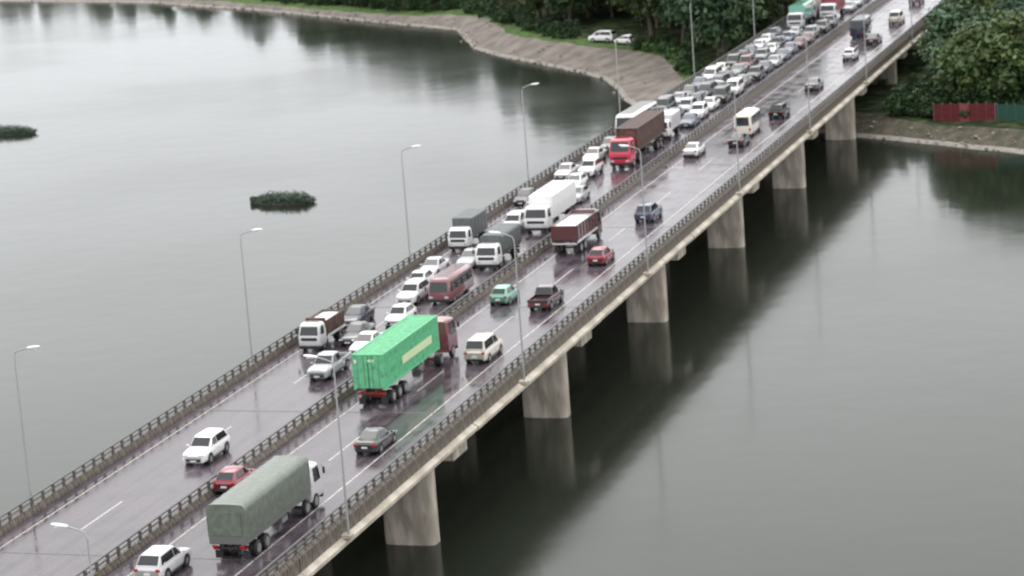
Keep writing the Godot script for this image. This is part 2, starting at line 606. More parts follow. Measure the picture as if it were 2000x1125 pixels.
func railing(called: String, label: String, x: float, wide: float, base_h: float) -> void:
	var t := thing(called, label, "railing", Vector3(x, DECK, -S0))
	var L := S1 - S0
	var mb := MB.new()
	var rings := []
	for z in [0.0, -L]:
		var pr := PackedVector3Array()
		for q in [[-wide * 0.5, 0.0], [-wide * 0.5, 0.12], [-wide * 0.32, 0.3], [-wide * 0.28, base_h], [wide * 0.28, base_h], [wide * 0.32, 0.3], [wide * 0.5, 0.12], [wide * 0.5, 0.0]]:
			pr.append(Vector3(q[0], q[1] + 0.002, z))
		rings.append(pr)
	mb.loft(rings)
	part(t, "kerb_wall", mb, M.stained_concrete)
	for h in [base_h + 0.27, base_h + 0.58]:
		mb = MB.new()
		mb.tube([Vector3(0, h, 0), Vector3(0, h, -L)], [0.07, 0.07], 8)
		part(t, "rail", mb, M.rail_steel)
	mb = MB.new()
	mb.cbox(Vector3(0, base_h + 0.3, 0), Vector3(0.18, 0.6, 0.22), 0.03)
	var post := mb.mesh()
	var k := 0
	while k * 1.5 < L - 0.5 and k < 240:
		var o := piece(t, "post", post, M.rail_steel, Vector3(0, 0, -0.6 - k * 1.5 + rng.randf_range(-0.04, 0.04)))
		o.rotation = Vector3(rng.randf_range(-0.03, 0.03), 0, rng.randf_range(-0.03, 0.03))
		k += 1

func lamp_post(s: float, side: int, label: String) -> void:
	var x := XR + 0.42 if side > 0 else XL - 0.42
	var t := thing("street_lamp", label, "street lamp", Vector3(x, DECK - 0.86, -s), 0.0, "street lamps along the bridge")
	var d := -side
	var mb := MB.new()
	mb.cbox(Vector3(-side * 0.1, 0.16, 0), Vector3(0.7, 0.3, 0.6), 0.05)
	part(t, "bracket", mb, M.pale_concrete)
	mb = MB.new()
	mb.tube([Vector3(0, 0.2, 0), Vector3(0, 6, 0), Vector3(0, 11.1, 0), Vector3(d * 0.12, 11.45, 0), Vector3(d * 0.5, 11.6, 0)], [0.08, 0.065, 0.05, 0.045, 0.04], 10)
	part(t, "pole", mb, M.pole_steel)
	mb = MB.new()
	mb.tube([Vector3(d * 0.45, 11.59, 0), Vector3(d * 1.15, 11.78, 0)], [0.05, 0.045], 8)
	part(t, "arm", mb, M.pole_steel)
	mb = MB.new()
	var rings := []
	for q in [[1.0, 0.05, 0.04], [1.12, 0.13, 0.09], [1.5, 0.17, 0.1], [1.85, 0.13, 0.06], [1.95, 0.06, 0.03]]:
		var ring := PackedVector3Array()
		for j in 10:
			var a := TAU * j / 10
			ring.append(Vector3(d * q[0], 11.76 + (q[0] - 1.0) * 0.12 + sin(a) * q[2], cos(a) * q[1]))
		rings.append(ring)
	mb.loft(rings, true, 0.4)
	var head := part(t, "lamp_head", mb, M.lamp_housing)
	mb = MB.new()
	mb.cbox(Vector3(d * 1.5, 11.72, 0), Vector3(0.5, 0.04, 0.22), 0.015)
	part(head, "lens", mb, M.lamp_lens)

# ------------------------------------------------------------------ vehicles
var wheel_mesh := {}
func wheel(t: Node3D, x: float, r: float, w: float, z: float) -> void:
	var key := "%.2f %.2f" % [r, w]
	if not wheel_mesh.has(key):
		var mb := MB.new()
		var rings := []
		for q in [[-0.5, 0.8], [-0.42, 1.0], [0.42, 1.0], [0.5, 0.8]]:
			var ring := PackedVector3Array()
			for j in 16:
				var a := TAU * j / 16
				ring.append(Vector3(q[0] * w, sin(a) * r * q[1], cos(a) * r * q[1]))
			rings.append(ring)
		mb.loft(rings, true, 0.8)
		var rb := MB.new()
		rb.tube([Vector3(-w * 0.56, 0, 0), Vector3(-w * 0.53, 0, 0), Vector3(w * 0.53, 0, 0), Vector3(w * 0.56, 0, 0)], [r * 0.3, r * 0.6, r * 0.6, r * 0.3], 12)
		wheel_mesh[key] = [mb.mesh(), rb.mesh()]
	var o := Node3D.new()
	o.name = "wheel"
	t.add_child(o, true)
	o.position = Vector3(x, r, z)
	piece(o, "tyre", wheel_mesh[key][0], M.tyre)
	piece(o, "rim", wheel_mesh[key][1], M.rim)

var CARS := {
	"sedan": {"L": 4.5, "W": 1.76, "wb": 1.33, "r": 0.31,
		"body": [[-2.25, 0.62, 0.32, 0.56], [-2.2, 0.84, 0.22, 0.66], [-2.0, 0.95, 0.19, 0.72], [-1.5, 0.99, 0.18, 0.83], [-0.9, 1.0, 0.18, 0.91], [0.2, 1.0, 0.18, 0.93], [1.3, 1.0, 0.18, 0.96], [1.95, 0.97, 0.2, 0.97], [2.18, 0.88, 0.28, 0.93], [2.25, 0.7, 0.36, 0.8]],
		"cabin": [[-1.0, 0.86, 0.91, 0.8, 0.72], [-0.22, 0.9, 1.4, 0.81, 0.6], [0.1, 0.9, 1.46, 0.82, 0.62], [0.8, 0.92, 1.42, 0.81, 0.6], [1.62, 0.94, 0.99, 0.77, 0.66]],
		"win": [[-0.66, -0.2, 0.08], [0.17, 0.17, 1.15, 0.76]], "top": 1},
	"hatchback": {"L": 3.9, "W": 1.7, "wb": 1.2, "r": 0.3,
		"body": [[-1.95, 0.64, 0.32, 0.6], [-1.9, 0.86, 0.22, 0.72], [-1.7, 0.95, 0.19, 0.8], [-1.2, 0.99, 0.18, 0.9], [-0.6, 1.0, 0.18, 0.95], [0.6, 1.0, 0.18, 0.98], [1.5, 0.99, 0.18, 1.0], [1.88, 0.93, 0.26, 0.96], [1.95, 0.8, 0.34, 0.8]],
		"cabin": [[-0.95, 0.86, 0.95, 0.77, 0.7], [-0.25, 0.92, 1.44, 0.79, 0.6], [0.1, 0.94, 1.5, 0.8, 0.62], [1.25, 0.95, 1.44, 0.78, 0.59], [1.82, 0.95, 1.01, 0.75, 0.66]],
		"win": [[-0.62, -0.2, 0.1], [0.18, 0.18, 1.4, 1.15]], "top": 1},
	"suv": {"L": 4.6, "W": 1.84, "wb": 1.36, "r": 0.36,
		"body": [[-2.3, 0.7, 0.4, 0.72], [-2.24, 0.9, 0.28, 0.88], [-2.0, 0.97, 0.25, 0.96], [-1.4, 1.0, 0.24, 1.04], [-0.8, 1.0, 0.24, 1.08], [0.8, 1.0, 0.24, 1.1], [1.9, 0.99, 0.26, 1.1], [2.22, 0.95, 0.34, 1.06], [2.3, 0.84, 0.42, 0.9]],
		"cabin": [[-1.12, 1.0, 1.07, 0.84, 0.76], [-0.42, 1.04, 1.62, 0.85, 0.67], [-0.05, 1.05, 1.71, 0.86, 0.69], [1.65, 1.06, 1.67, 0.85, 0.67], [2.16, 1.06, 1.12, 0.82, 0.74]],
		"win": [[-0.82, -0.38, 0.05], [0.13, 0.13, 1.85, 1.6]], "top": 1},
	"minivan": {"L": 4.8, "W": 1.86, "wb": 1.42, "r": 0.34,
		"body": [[-2.4, 0.7, 0.38, 0.74], [-2.34, 0.9, 0.26, 0.9], [-2.1, 0.97, 0.23, 1.0], [-1.6, 1.0, 0.22, 1.08], [-1.0, 1.0, 0.22, 1.12], [0.8, 1.0, 0.22, 1.14], [2.0, 0.99, 0.24, 1.14], [2.33, 0.95, 0.32, 1.1], [2.4, 0.86, 0.4, 0.95]],
		"cabin": [[-1.75, 1.0, 1.1, 0.84, 0.76], [-0.85, 1.08, 1.78, 0.86, 0.7], [-0.4, 1.1, 1.9, 0.87, 0.72], [1.95, 1.1, 1.87, 0.86, 0.71], [2.3, 1.1, 1.2, 0.84, 0.78]],
		"win": [[-1.2, -0.8, -0.1], [0.0, 0.0, 2.05, 1.9]], "top": 1},
	"pickup": {"L": 5.2, "W": 1.84, "wb": 1.55, "r": 0.38,
		"body": [[-2.6, 0.72, 0.42, 0.76], [-2.54, 0.92, 0.32, 0.92], [-2.3, 0.98, 0.3, 0.98], [-1.6, 1.0, 0.29, 1.05], [-0.9, 1.0, 0.29, 1.08], [0.7, 1.0, 0.29, 1.08], [0.72, 1.0, 0.29, 0.82], [2.5, 0.98, 0.36, 0.82], [2.6, 0.92, 0.44, 0.78]],
		"cabin": [[-1.3, 0.98, 1.06, 0.84, 0.76], [-0.62, 1.04, 1.66, 0.85, 0.67], [-0.3, 1.05, 1.74, 0.86, 0.69], [0.5, 1.06, 1.7, 0.85, 0.67], [0.74, 1.06, 1.12, 0.83, 0.76]],
		"win": [[-0.98, -0.58, -0.32], [-0.24, -0.24, 0.55, 0.45]], "top": 1}}

func ring_of(hw: float, y0: float, y1: float, z: float) -> PackedVector3Array:
	var h := y1 - y0
	var half := [[0.0, 0.0], [0.8, 0.0], [0.95, 0.1], [1.0, 0.3], [1.0, 0.62], [0.965, 0.86], [0.88, 0.97], [0.55, 1.02]]
	var r := PackedVector3Array()
	for q in half:
		r.append(Vector3(q[0] * hw, y0 + q[1] * h, z))
	r.append(Vector3(0, y0 + 1.035 * h, z))
	for i in range(half.size() - 1, 0, -1):
		r.append(Vector3(-half[i][0] * hw, y0 + half[i][1] * h, z))
	return r

func cabin_at(cab: Array, z: float) -> Array:
	for i in cab.size() - 1:
		if z <= cab[i + 1][0] or i == cab.size() - 2:
			var t: float = (z - cab[i][0]) / (cab[i + 1][0] - cab[i][0])
			var o := []
			for c in 5:
				o.append(lerpf(cab[i][c], cab[i + 1][c], clampf(t, 0, 1)))
			return o
	return cab[0]

func side_pt(cab: Array, z: float, f: float, sx: float) -> Vector3:
	var c := cabin_at(cab, z)
	return Vector3(sx * lerpf(c[3], c[4], f), lerpf(c[1], c[2] - 0.05, f), z)

var car_proto := {}
func car(kind: String, colour: String, x: float, s: float, away: bool, label: String, group := "", called := "", turn := 0.0) -> Node3D:
	if not car_proto.has(kind):
		car_proto[kind] = make_car(kind)
	var o: Node3D = car_proto[kind].duplicate()
	var base_name: String = called if called != "" else {"sedan": "sedan_car", "hatchback": "hatchback_car", "suv": "sport_utility_car", "minivan": "minivan", "pickup": "pickup_truck"}[kind]
	o.name = numbered(base_name)
	add_child(o)
	o.position = Vector3(x, DECK + 0.004, -s)
	o.rotation.y = (0.0 if away else PI) + turn
	for c in o.get_children():
		if c.has_meta("painted"):
			c.material_override = M[colour]
			c.remove_meta("painted")
	var cat: String = {"minivan": "van", "pickup": "pickup truck"}.get(kind, "car")
	tag(o, label, cat, group)
	return o

func make_car(kind: String) -> Node3D:
	var d: Dictionary = CARS[kind]
	var t := Node3D.new()
	var hw: float = d.W * 0.5
	var half: float = d.L * 0.5
	var mb := MB.new()
	var rings := []
	for b in d.body:
		rings.append(ring_of(hw * b[1], b[2], b[3], b[0]))
	mb.loft(rings, true, 0.6)
	part(t, "body", mb, M.white).set_meta("painted", true)
	var cab: Array = d.cabin
	mb = MB.new()
	rings = []
	for c in cab:
		var r := PackedVector3Array()
		for q in [[-c[3], c[1] - 0.08], [-c[3], c[1]], [-c[4], c[2] - 0.05], [-c[4] + 0.1, c[2]], [0.0, c[2] + 0.015], [c[4] - 0.1, c[2]], [c[4], c[2] - 0.05], [c[3], c[1]], [c[3], c[1] - 0.08]]:
			r.append(Vector3(q[0], q[1], c[0]))
		rings.append(r)
	mb.loft(rings, true, 0.75)
	part(t, "cabin", mb, M.white).set_meta("painted", true)
	# glass
	var inside := Vector3(0, 0.9, cab[2][0])
	for e in [["windscreen", 0, 1], ["rear_window", cab.size() - 1, cab.size() - 2]]:
		var a: Array = cab[e[1]]
		var b: Array = cab[e[2]]
		var p := []
		for f in [0.1, 0.93]:
			var w: float = lerpf(a[4], b[4], f) - 0.07
			p.append([Vector3(-w, lerpf(a[2], b[2], f), lerpf(a[0], b[0], f)), Vector3(w, lerpf(a[2], b[2], f), lerpf(a[0], b[0], f))])
		mb = MB.new()
		mb.slab(p[0][0], p[0][1], p[1][1], p[1][0], inside, 0.025, 0.02)
		part(t, e[0], mb, M.glass)
	for sx in [-1.0, 1.0]:
		var w0: Array = d.win[0]
		var w1: Array = d.win[1]
		mb = MB.new()
		mb.slab(side_pt(cab, w0[0], 0.14, sx), side_pt(cab, w0[2], 0.14, sx), side_pt(cab, w0[2], 0.9, sx), side_pt(cab, w0[1], 0.9, sx), inside)
		part(t, "side_window", mb, M.glass)
		mb = MB.new()
		mb.slab(side_pt(cab, w1[0], 0.14, sx), side_pt(cab, w1[2], 0.14, sx), side_pt(cab, w1[3], 0.9, sx), side_pt(cab, w1[1], 0.9, sx), inside)
		part(t, "side_window", mb, M.glass)
		mb = MB.new()
		mb.cbox(Vector3(sx * (hw + 0.08), d.cabin[0][2] + 0.06, w0[0] - 0.02), Vector3(0.2, 0.14, 0.1), 0.03)
		part(t, "mirror", mb, M.white).set_meta("painted", true)
		var fb: Array = d.body[1]
		mb = MB.new()
		mb.cbox(Vector3(sx * hw * 0.66, fb[3] - 0.1, -half + 0.08), Vector3(hw * 0.42, 0.13, 0.16), 0.03)
		part(t, "headlight", mb, M.head_lens)
		var rb: Array = d.body[-2]
		mb = MB.new()
		mb.cbox(Vector3(sx * hw * 0.76, rb[3] - 0.16, half - 0.06), Vector3(hw * 0.3, 0.2, 0.14), 0.03)
		part(t, "tail_light", mb, M.tail_lens)
		mb = MB.new()
		mb.cbox(Vector3(sx * (hw - 0.05), d.body[4][2] + 0.05, 0), Vector3(0.11, 0.12, d.wb * 2.0 - d.r * 2.2), 0.03)
		part(t, "sill", mb, M.trim)
		for z in [w0[0] - 0.02, w0[2] + 0.04, w1[2] - 0.12]:
			mb = MB.new()
			var bh: float = d.body[4][3] - d.body[4][2]
			mb.box(Vector3(sx * (hw - 0.012), d.body[4][2] + bh * 0.46, z), Vector3(0.03, bh * 0.34, 0.014))
			part(t, "door_seam", mb, M.trim)
		mb = MB.new()
		mb.cbox(Vector3(sx * hw, d.body[4][3] - 0.2, w0[2] - 0.12), Vector3(0.04, 0.035, 0.16), 0.01)
		part(t, "door_handle", mb, M.rim)
		for z in [-d.wb, d.wb]:
			mb = MB.new()
			mb.cyl(Vector3(sx * (hw - 0.25), d.r + 0.02, z), Vector3(sx * (hw + 0.004), d.r + 0.02, z), d.r + 0.07, d.r + 0.07, 16)
			part(t, "wheel_arch", mb, M.trim)
			wheel(t, sx * (hw - 0.09), d.r, 0.21, z)
	mb = MB.new()
	mb.cbox(Vector3(0, d.body[1][2] + 0.17, -half + 0.03), Vector3(hw * 1.2, 0.22, 0.12), 0.03)
	part(t, "grille", mb, M.trim)
	mb = MB.new()
	mb.cbox(Vector3(0, d.body[1][2] + 0.14, -half - 0.035), Vector3(0.46, 0.11, 0.03), 0.008)
	part(t, "number_plate", mb, M.plate)
	mb = MB.new()
	mb.cbox(Vector3(0, d.body[-1][2] + 0.02, half - 0.03), Vector3(hw * 1.5, 0.16, 0.12), 0.03)
	part(t, "bumper", mb, M.trim)
	mb = MB.new()
	mb.cbox(Vector3(0, d.body[-1][2] + 0.25, half + 0.005), Vector3(0.42, 0.13, 0.03), 0.008)
	part(t, "number_plate", mb, M.plate)
	if kind == "pickup":
		mb = MB.new()
		mb.box(Vector3(0, 0.84, 1.62), Vector3(hw * 1.62, 0.02, 1.7))
		part(t, "bed_floor", mb, M.trim)
		for sx in [-1.0, 1.0]:
			mb = MB.new()
			mb.cbox(Vector3(sx * (hw - 0.07), 0.93, 1.65), Vector3(0.11, 0.3, 1.85), 0.03)
			part(t, "bed_side", mb, M.white).set_meta("painted", true)
		mb = MB.new()
		mb.cbox(Vector3(0, 0.92, 2.54), Vector3(hw * 1.84, 0.3, 0.09), 0.03)
		part(t, "tailgate", mb, M.white).set_meta("painted", true)
	return t

func plan(hx: float, z0: float, z1: float, r: float, y: float) -> PackedVector3Array:
	return PackedVector3Array([Vector3(-hx + r, y, z0), Vector3(hx - r, y, z0), Vector3(hx, y, z0 + r), Vector3(hx, y, z1 - r * 0.4), Vector3(hx - r * 0.4, y, z1), Vector3(-hx + r * 0.4, y, z1), Vector3(-hx, y, z1 - r * 0.4), Vector3(-hx, y, z0 + r)])

func truck_cab(t: Node3D, colour: String, z0: float, len_: float, w: float, h: float, y0: float) -> void:
	var hx := w * 0.5
	var mb := MB.new()
	mb.loft([plan(hx - 0.06, z0 + 0.06, z0 + len_, 0.12, y0), plan(hx, z0, z0 + len_, 0.14, y0 + 0.12), plan(hx, z0, z0 + len_, 0.14, y0 + (h - y0) * 0.46), plan(hx - 0.08, z0 + 0.3, z0 + len_, 0.16, h - 0.2), plan(hx - 0.16, z0 + 0.42, z0 + len_ - 0.05, 0.16, h - 0.06), plan(hx - 0.34, z0 + 0.62, z0 + len_ - 0.2, 0.14, h)], true, 0.75)
	part(t, "cab", mb, M[colour])
	var ya := y0 + (h - y0) * 0.5
	var yb := h - 0.26
	var c := Vector3(0, (ya + yb) * 0.5, z0 + len_ * 0.5)
	var zz := func(y: float) -> float: return z0 + 0.3 * (y - (y0 + (h - y0) * 0.46)) / ((h - 0.2) - (y0 + (h - y0) * 0.46))
	mb = MB.new()
	mb.slab(Vector3(-hx + 0.16, ya, zz.call(ya)), Vector3(hx - 0.16, ya, zz.call(ya)), Vector3(hx - 0.24, yb, zz.call(yb)), Vector3(-hx + 0.24, yb, zz.call(yb)), c, 0.02, 0.03)
	part(t, "windscreen", mb, M.glass)
	for sx in [-1.0, 1.0]:
		mb = MB.new()
		mb.slab(Vector3(sx * (hx - 0.005), ya, z0 + 0.4), Vector3(sx * (hx - 0.005), ya, z0 + len_ * 0.72), Vector3(sx * (hx - 0.065), yb, z0 + len_ * 0.72), Vector3(sx * (hx - 0.065), yb, z0 + 0.55), c, 0.02, 0.03)
		part(t, "side_window", mb, M.glass)
		mb = MB.new()
		mb.cbox(Vector3(sx * hx * 0.72, y0 + 0.3, z0 + 0.02), Vector3(hx * 0.36, 0.2, 0.1), 0.03)
		part(t, "headlight", mb, M.head_lens)
		mb = MB.new()
		mb.cbox(Vector3(sx * (hx + 0.16), (ya + yb) * 0.5, z0 + 0.12), Vector3(0.16, 0.46, 0.1), 0.03)
		mb.box(Vector3(sx * (hx + 0.04), yb - 0.12, z0 + 0.2), Vector3(0.2, 0.03, 0.03))
		part(t, "mirror", mb, M.trim)
	mb = MB.new()
	mb.cbox(Vector3(0, y0 + 0.62, z0 + 0.0), Vector3(w * 0.72, 0.26, 0.06), 0.02)
	part(t, "grille", mb, M.trim)
	mb = MB.new()
	mb.cbox(Vector3(0, y0 - 0.04, z0 + 0.1), Vector3(w * 0.97, 0.3, 0.24), 0.05)
	part(t, "bumper", mb, M.trim)

func wheels(t: Node3D, axles: Array, w: float, r: float) -> void:
	for a in axles:
		for sx in [-1.0, 1.0]:
			wheel(t, sx * (w * 0.5 - (0.15 if a[1] == 1 else 0.28)), r, 0.27 if a[1] == 1 else 0.54, a[0])

# cargo bodies: z0 is the end beside the cab, z1 the tail
func box_body(t: Node3D, called: String, m: Material, w: float, y0: float, y1: float, z0: float, z1: float) -> void:
	var c := Vector3(0, (y0 + y1) * 0.5, (z0 + z1) * 0.5)
	var mb := MB.new()
	mb.cbox(c, Vector3(w, y1 - y0, z1 - z0), 0.05)
	var o := part(t, called, mb, m)
	var k := int((z1 - z0) / 0.9)
	mb = MB.new()
	mb.cbox(Vector3.ZERO, Vector3(0.04, y1 - y0 - 0.2, 0.07), 0.012)
	var rib := mb.mesh()
	for i in range(1, k):
		for sx in [-1.0, 1.0]:
			piece(o, "rib", rib, m, Vector3(sx * (w * 0.5 + 0.012), c.y, lerpf(z0, z1, float(i) / k)))
	for sx in [-1.0, 1.0]:
		mb = MB.new()
		mb.cbox(Vector3(sx * w * 0.245, c.y, z1 + 0.015), Vector3(w * 0.45, y1 - y0 - 0.24, 0.05), 0.02)
		part(o, "rear_door", mb, m)

func container_body(t: Node3D, m: Material, w: float, y0: float, y1: float, z0: float, z1: float) -> MeshInstance3D:
	var mb := MB.new()
	var ring := PackedVector3Array()
	var hx := w * 0.5 - 0.01
	var n := int((z1 - z0 - 0.4) / 0.28)
	var line := []
	for i in n:
		var z := z0 + 0.2 + i * 0.28
		for q in [[0.0, 0.0], [0.07, 0.0], [0.14, 0.05], [0.21, 0.05]]:
			line.append(Vector2(hx - q[1], z + q[0]))
	for p in line:
		ring.append(Vector3(p.x, 0, p.y))
	for i in range(line.size() - 1, -1, -1):
		ring.append(Vector3(-line[i].x, 0, line[i].y))
	var r0 := PackedVector3Array()
	var r1 := PackedVector3Array()
	for p in ring:
		r0.append(p + Vector3(0, y0 + 0.1, 0))
		r1.append(p + Vector3(0, y1 - 0.06, 0))
	mb.loft([r0, r1], true, 0.95)
	var o := part(t, "container_shell", mb, m)
	for sx in [-1.0, 1.0]:
		for y in [y0 + 0.09, y1 - 0.06]:
			mb = MB.new()
			mb.cbox(Vector3(sx * (w * 0.5 - 0.06), y, (z0 + z1) * 0.5), Vector3(0.13, 0.13, z1 - z0), 0.02)
			part(o, "side_rail", mb, m)
		for z in [z0 + 0.1, z1 - 0.1]:
			mb = MB.new()
			mb.cbox(Vector3(sx * (w * 0.5 - 0.07), (y0 + y1) * 0.5, z), Vector3(0.16, y1 - y0 + 0.01, 0.2), 0.02)
			part(o, "corner_post", mb, m)
		mb = MB.new()
		mb.cbox(Vector3(sx * (w * 0.245), (y0 + y1) * 0.5, z1 - 0.04), Vector3(w * 0.46, y1 - y0 - 0.24, 0.07), 0.02)
		var door := part(o, "door", mb, m)
		for f in [0.13, 0.34]:
			mb = MB.new()
			mb.cyl(Vector3(sx * w * f, y0 + 0.12, z1 + 0.02), Vector3(sx * w * f, y1 - 0.12, z1 + 0.02), 0.022, 0.022, 6)
			part(door, "lock_rod", mb, M.rim)
	for z in [z0 + 0.1, z1 - 0.1]:
		mb = MB.new()
		mb.cbox(Vector3(0, y1 - 0.06, z), Vector3(w - 0.3, 0.12, 0.19), 0.02)
		part(o, "end_rail", mb, m)
	for sx in [-1.0, 1.0]:
		for z in [z0 + 0.08, z1 - 0.08]:
			for y in [y0 + 0.06, y1 - 0.05]:
				mb = MB.new()
				mb.cbox(Vector3(sx * (w * 0.5 - 0.08), y, z), Vector3(0.2, 0.13, 0.2), 0.02)
				part(o, "corner_casting", mb, m)
	# roof sheet: shallow cross corrugation
	mb = MB.new()
	var k := int((z1 - z0 - 0.4) / 0.4)
	for i in k:
		mb.cbox(Vector3(0, y1 - 0.05, z0 + 0.4 + i * 0.4), Vector3(w - 0.3, 0.05, 0.2), 0.015)
	part(o, "roof_sheet", mb, m)
	return o

func tarp_body(t: Node3D, m: Material, w: float, y0: float, y1: float, z0: float, z1: float, bedm: Material) -> void:
	var mb := MB.new()
	mb.cbox(Vector3(0, y0 + 0.35, (z0 + z1) * 0.5), Vector3(w, 0.7, z1 - z0), 0.04)
	var bed := part(t, "cargo_bed", mb, bedm)
	mb = MB.new()
	var hx := w * 0.5 + 0.03
	var rings := []
	var n := int((z1 - z0) / 0.55)
	for i in n + 1:
		var sag := 0.0 if i % 2 == 0 else 0.045
		if i == 0 or i == n:
			sag = 0.0
		var z := lerpf(z0 + 0.02, z1 - 0.02, float(i) / n)
		var ring := PackedVector3Array()
		for q in [[1.0, 0.0], [1.0, 0.35], [1.0, 0.8], [0.97, 0.91], [0.84, 0.975], [0.45, 0.995], [0.0, 1.0], [-0.45, 0.995], [-0.84, 0.975], [-0.97, 0.91], [-1.0, 0.8], [-1.0, 0.35], [-1.0, 0.0]]:
			var k: float = sag * (1.0 if q[1] > 0.3 else 0.3)
			ring.append(Vector3(q[0] * (hx - k), lerpf(y0 + 0.45, y1, q[1]) - (k if q[1] > 0.95 else 0.0), z))
		rings.append(ring)
	mb.loft(rings, true, 0.6)
	part(t, "tarpaulin", mb, m)
	mb = MB.new()
	mb.cbox(Vector3(0, lerpf(y0, y1, 0.52), z1 + 0.01), Vector3(w * 0.8, (y1 - y0) * 0.6, 0.05), 0.02)
	part(t, "rear_flap", mb, m)
	for sx in [-1.0, 1.0]:
		mb = MB.new()
		mb.cbox(Vector3(sx * w * 0.36, y0 - 0.12, z1 - 0.02), Vector3(0.34, 0.14, 0.08), 0.02)
		part(bed, "tail_light", mb, M.tail_lens)

func dump_body(t: Node3D, m: Material, trim: Material, w: float, y0: float, y1: float, z0: float, z1: float) -> void:
	var mb := MB.new()
	mb.cbox(Vector3(0, y0 + 0.06, (z0 + z1) * 0.5), Vector3(w, 0.12, z1 - z0), 0.03)
	part(t, "bed_floor", mb, trim)
	for sx in [-1.0, 1.0]:
		mb = MB.new()
		mb.cbox(Vector3(sx * (w * 0.5 - 0.05), (y0 + y1) * 0.5 + 0.08, (z0 + z1) * 0.5), Vector3(0.1, y1 - y0 - 0.1, z1 - z0), 0.03)
		var o := part(t, "bed_side", mb, m)
		mb = MB.new()
		mb.cbox(Vector3(sx * (w * 0.5 + 0.03), y0 - 0.03, (z0 + z1) * 0.5), Vector3(0.08, 0.2, z1 - z0 - 0.1), 0.02)
		part(o, "side_guard", mb, M.pearl)
		for i in 7:
			mb = MB.new()
			mb.cbox(Vector3(sx * (w * 0.5 + 0.03), (y0 + y1) * 0.5 + 0.08, lerpf(z0 + 0.3, z1 - 0.3, i / 6.0)), Vector3(0.07, y1 - y0 - 0.1, 0.12), 0.02)
			part(o, "rib", mb, m)
	mb = MB.new()
	mb.cbox(Vector3(0, (y0 + y1) * 0.5 + 0.08, z1 - 0.05), Vector3(w - 0.2, y1 - y0 - 0.12, 0.1), 0.03)
	part(t, "tailgate", mb, m)
	mb = MB.new()
	mb.cbox(Vector3(0, (y0 + y1) * 0.5 + 0.2, z0 + 0.05), Vector3(w - 0.2, y1 - y0 + 0.1, 0.1), 0.03)
	part(t, "headboard", mb, m)
	# a heaped load under a pale sheet
	mb = MB.new()
	var rings := []
	for i in 7:
		var z := lerpf(z0 + 0.12, z1 - 0.12, i / 6.0)
		var up: float = [0.0, 0.12, 0.2, 0.16, 0.22, 0.12, 0.0][i]
		var ring := PackedVector3Array()
		for q in [[-1.0, -0.3], [-1.0, 0.0], [-0.5, 0.8], [0.0, 1.0], [0.5, 0.8], [1.0, 0.0], [1.0, -0.3]]:
			ring.append(Vector3(q[0] * (w * 0.5 - 0.11), y1 - 0.12 + (q[1] * up if q[1] > 0 else q[1] * 0.5), z))
		rings.append(ring)
	mb.loft(rings, true, 0.4)
	part(t, "load_sheet", mb, M.pearl)
	mb = MB.new()
	mb.cbox(Vector3(0, y0 - 0.18, z1 - 0.04), Vector3(w * 0.96, 0.16, 0.12), 0.03)
	part(t, "rear_bumper", mb, M.pearl)

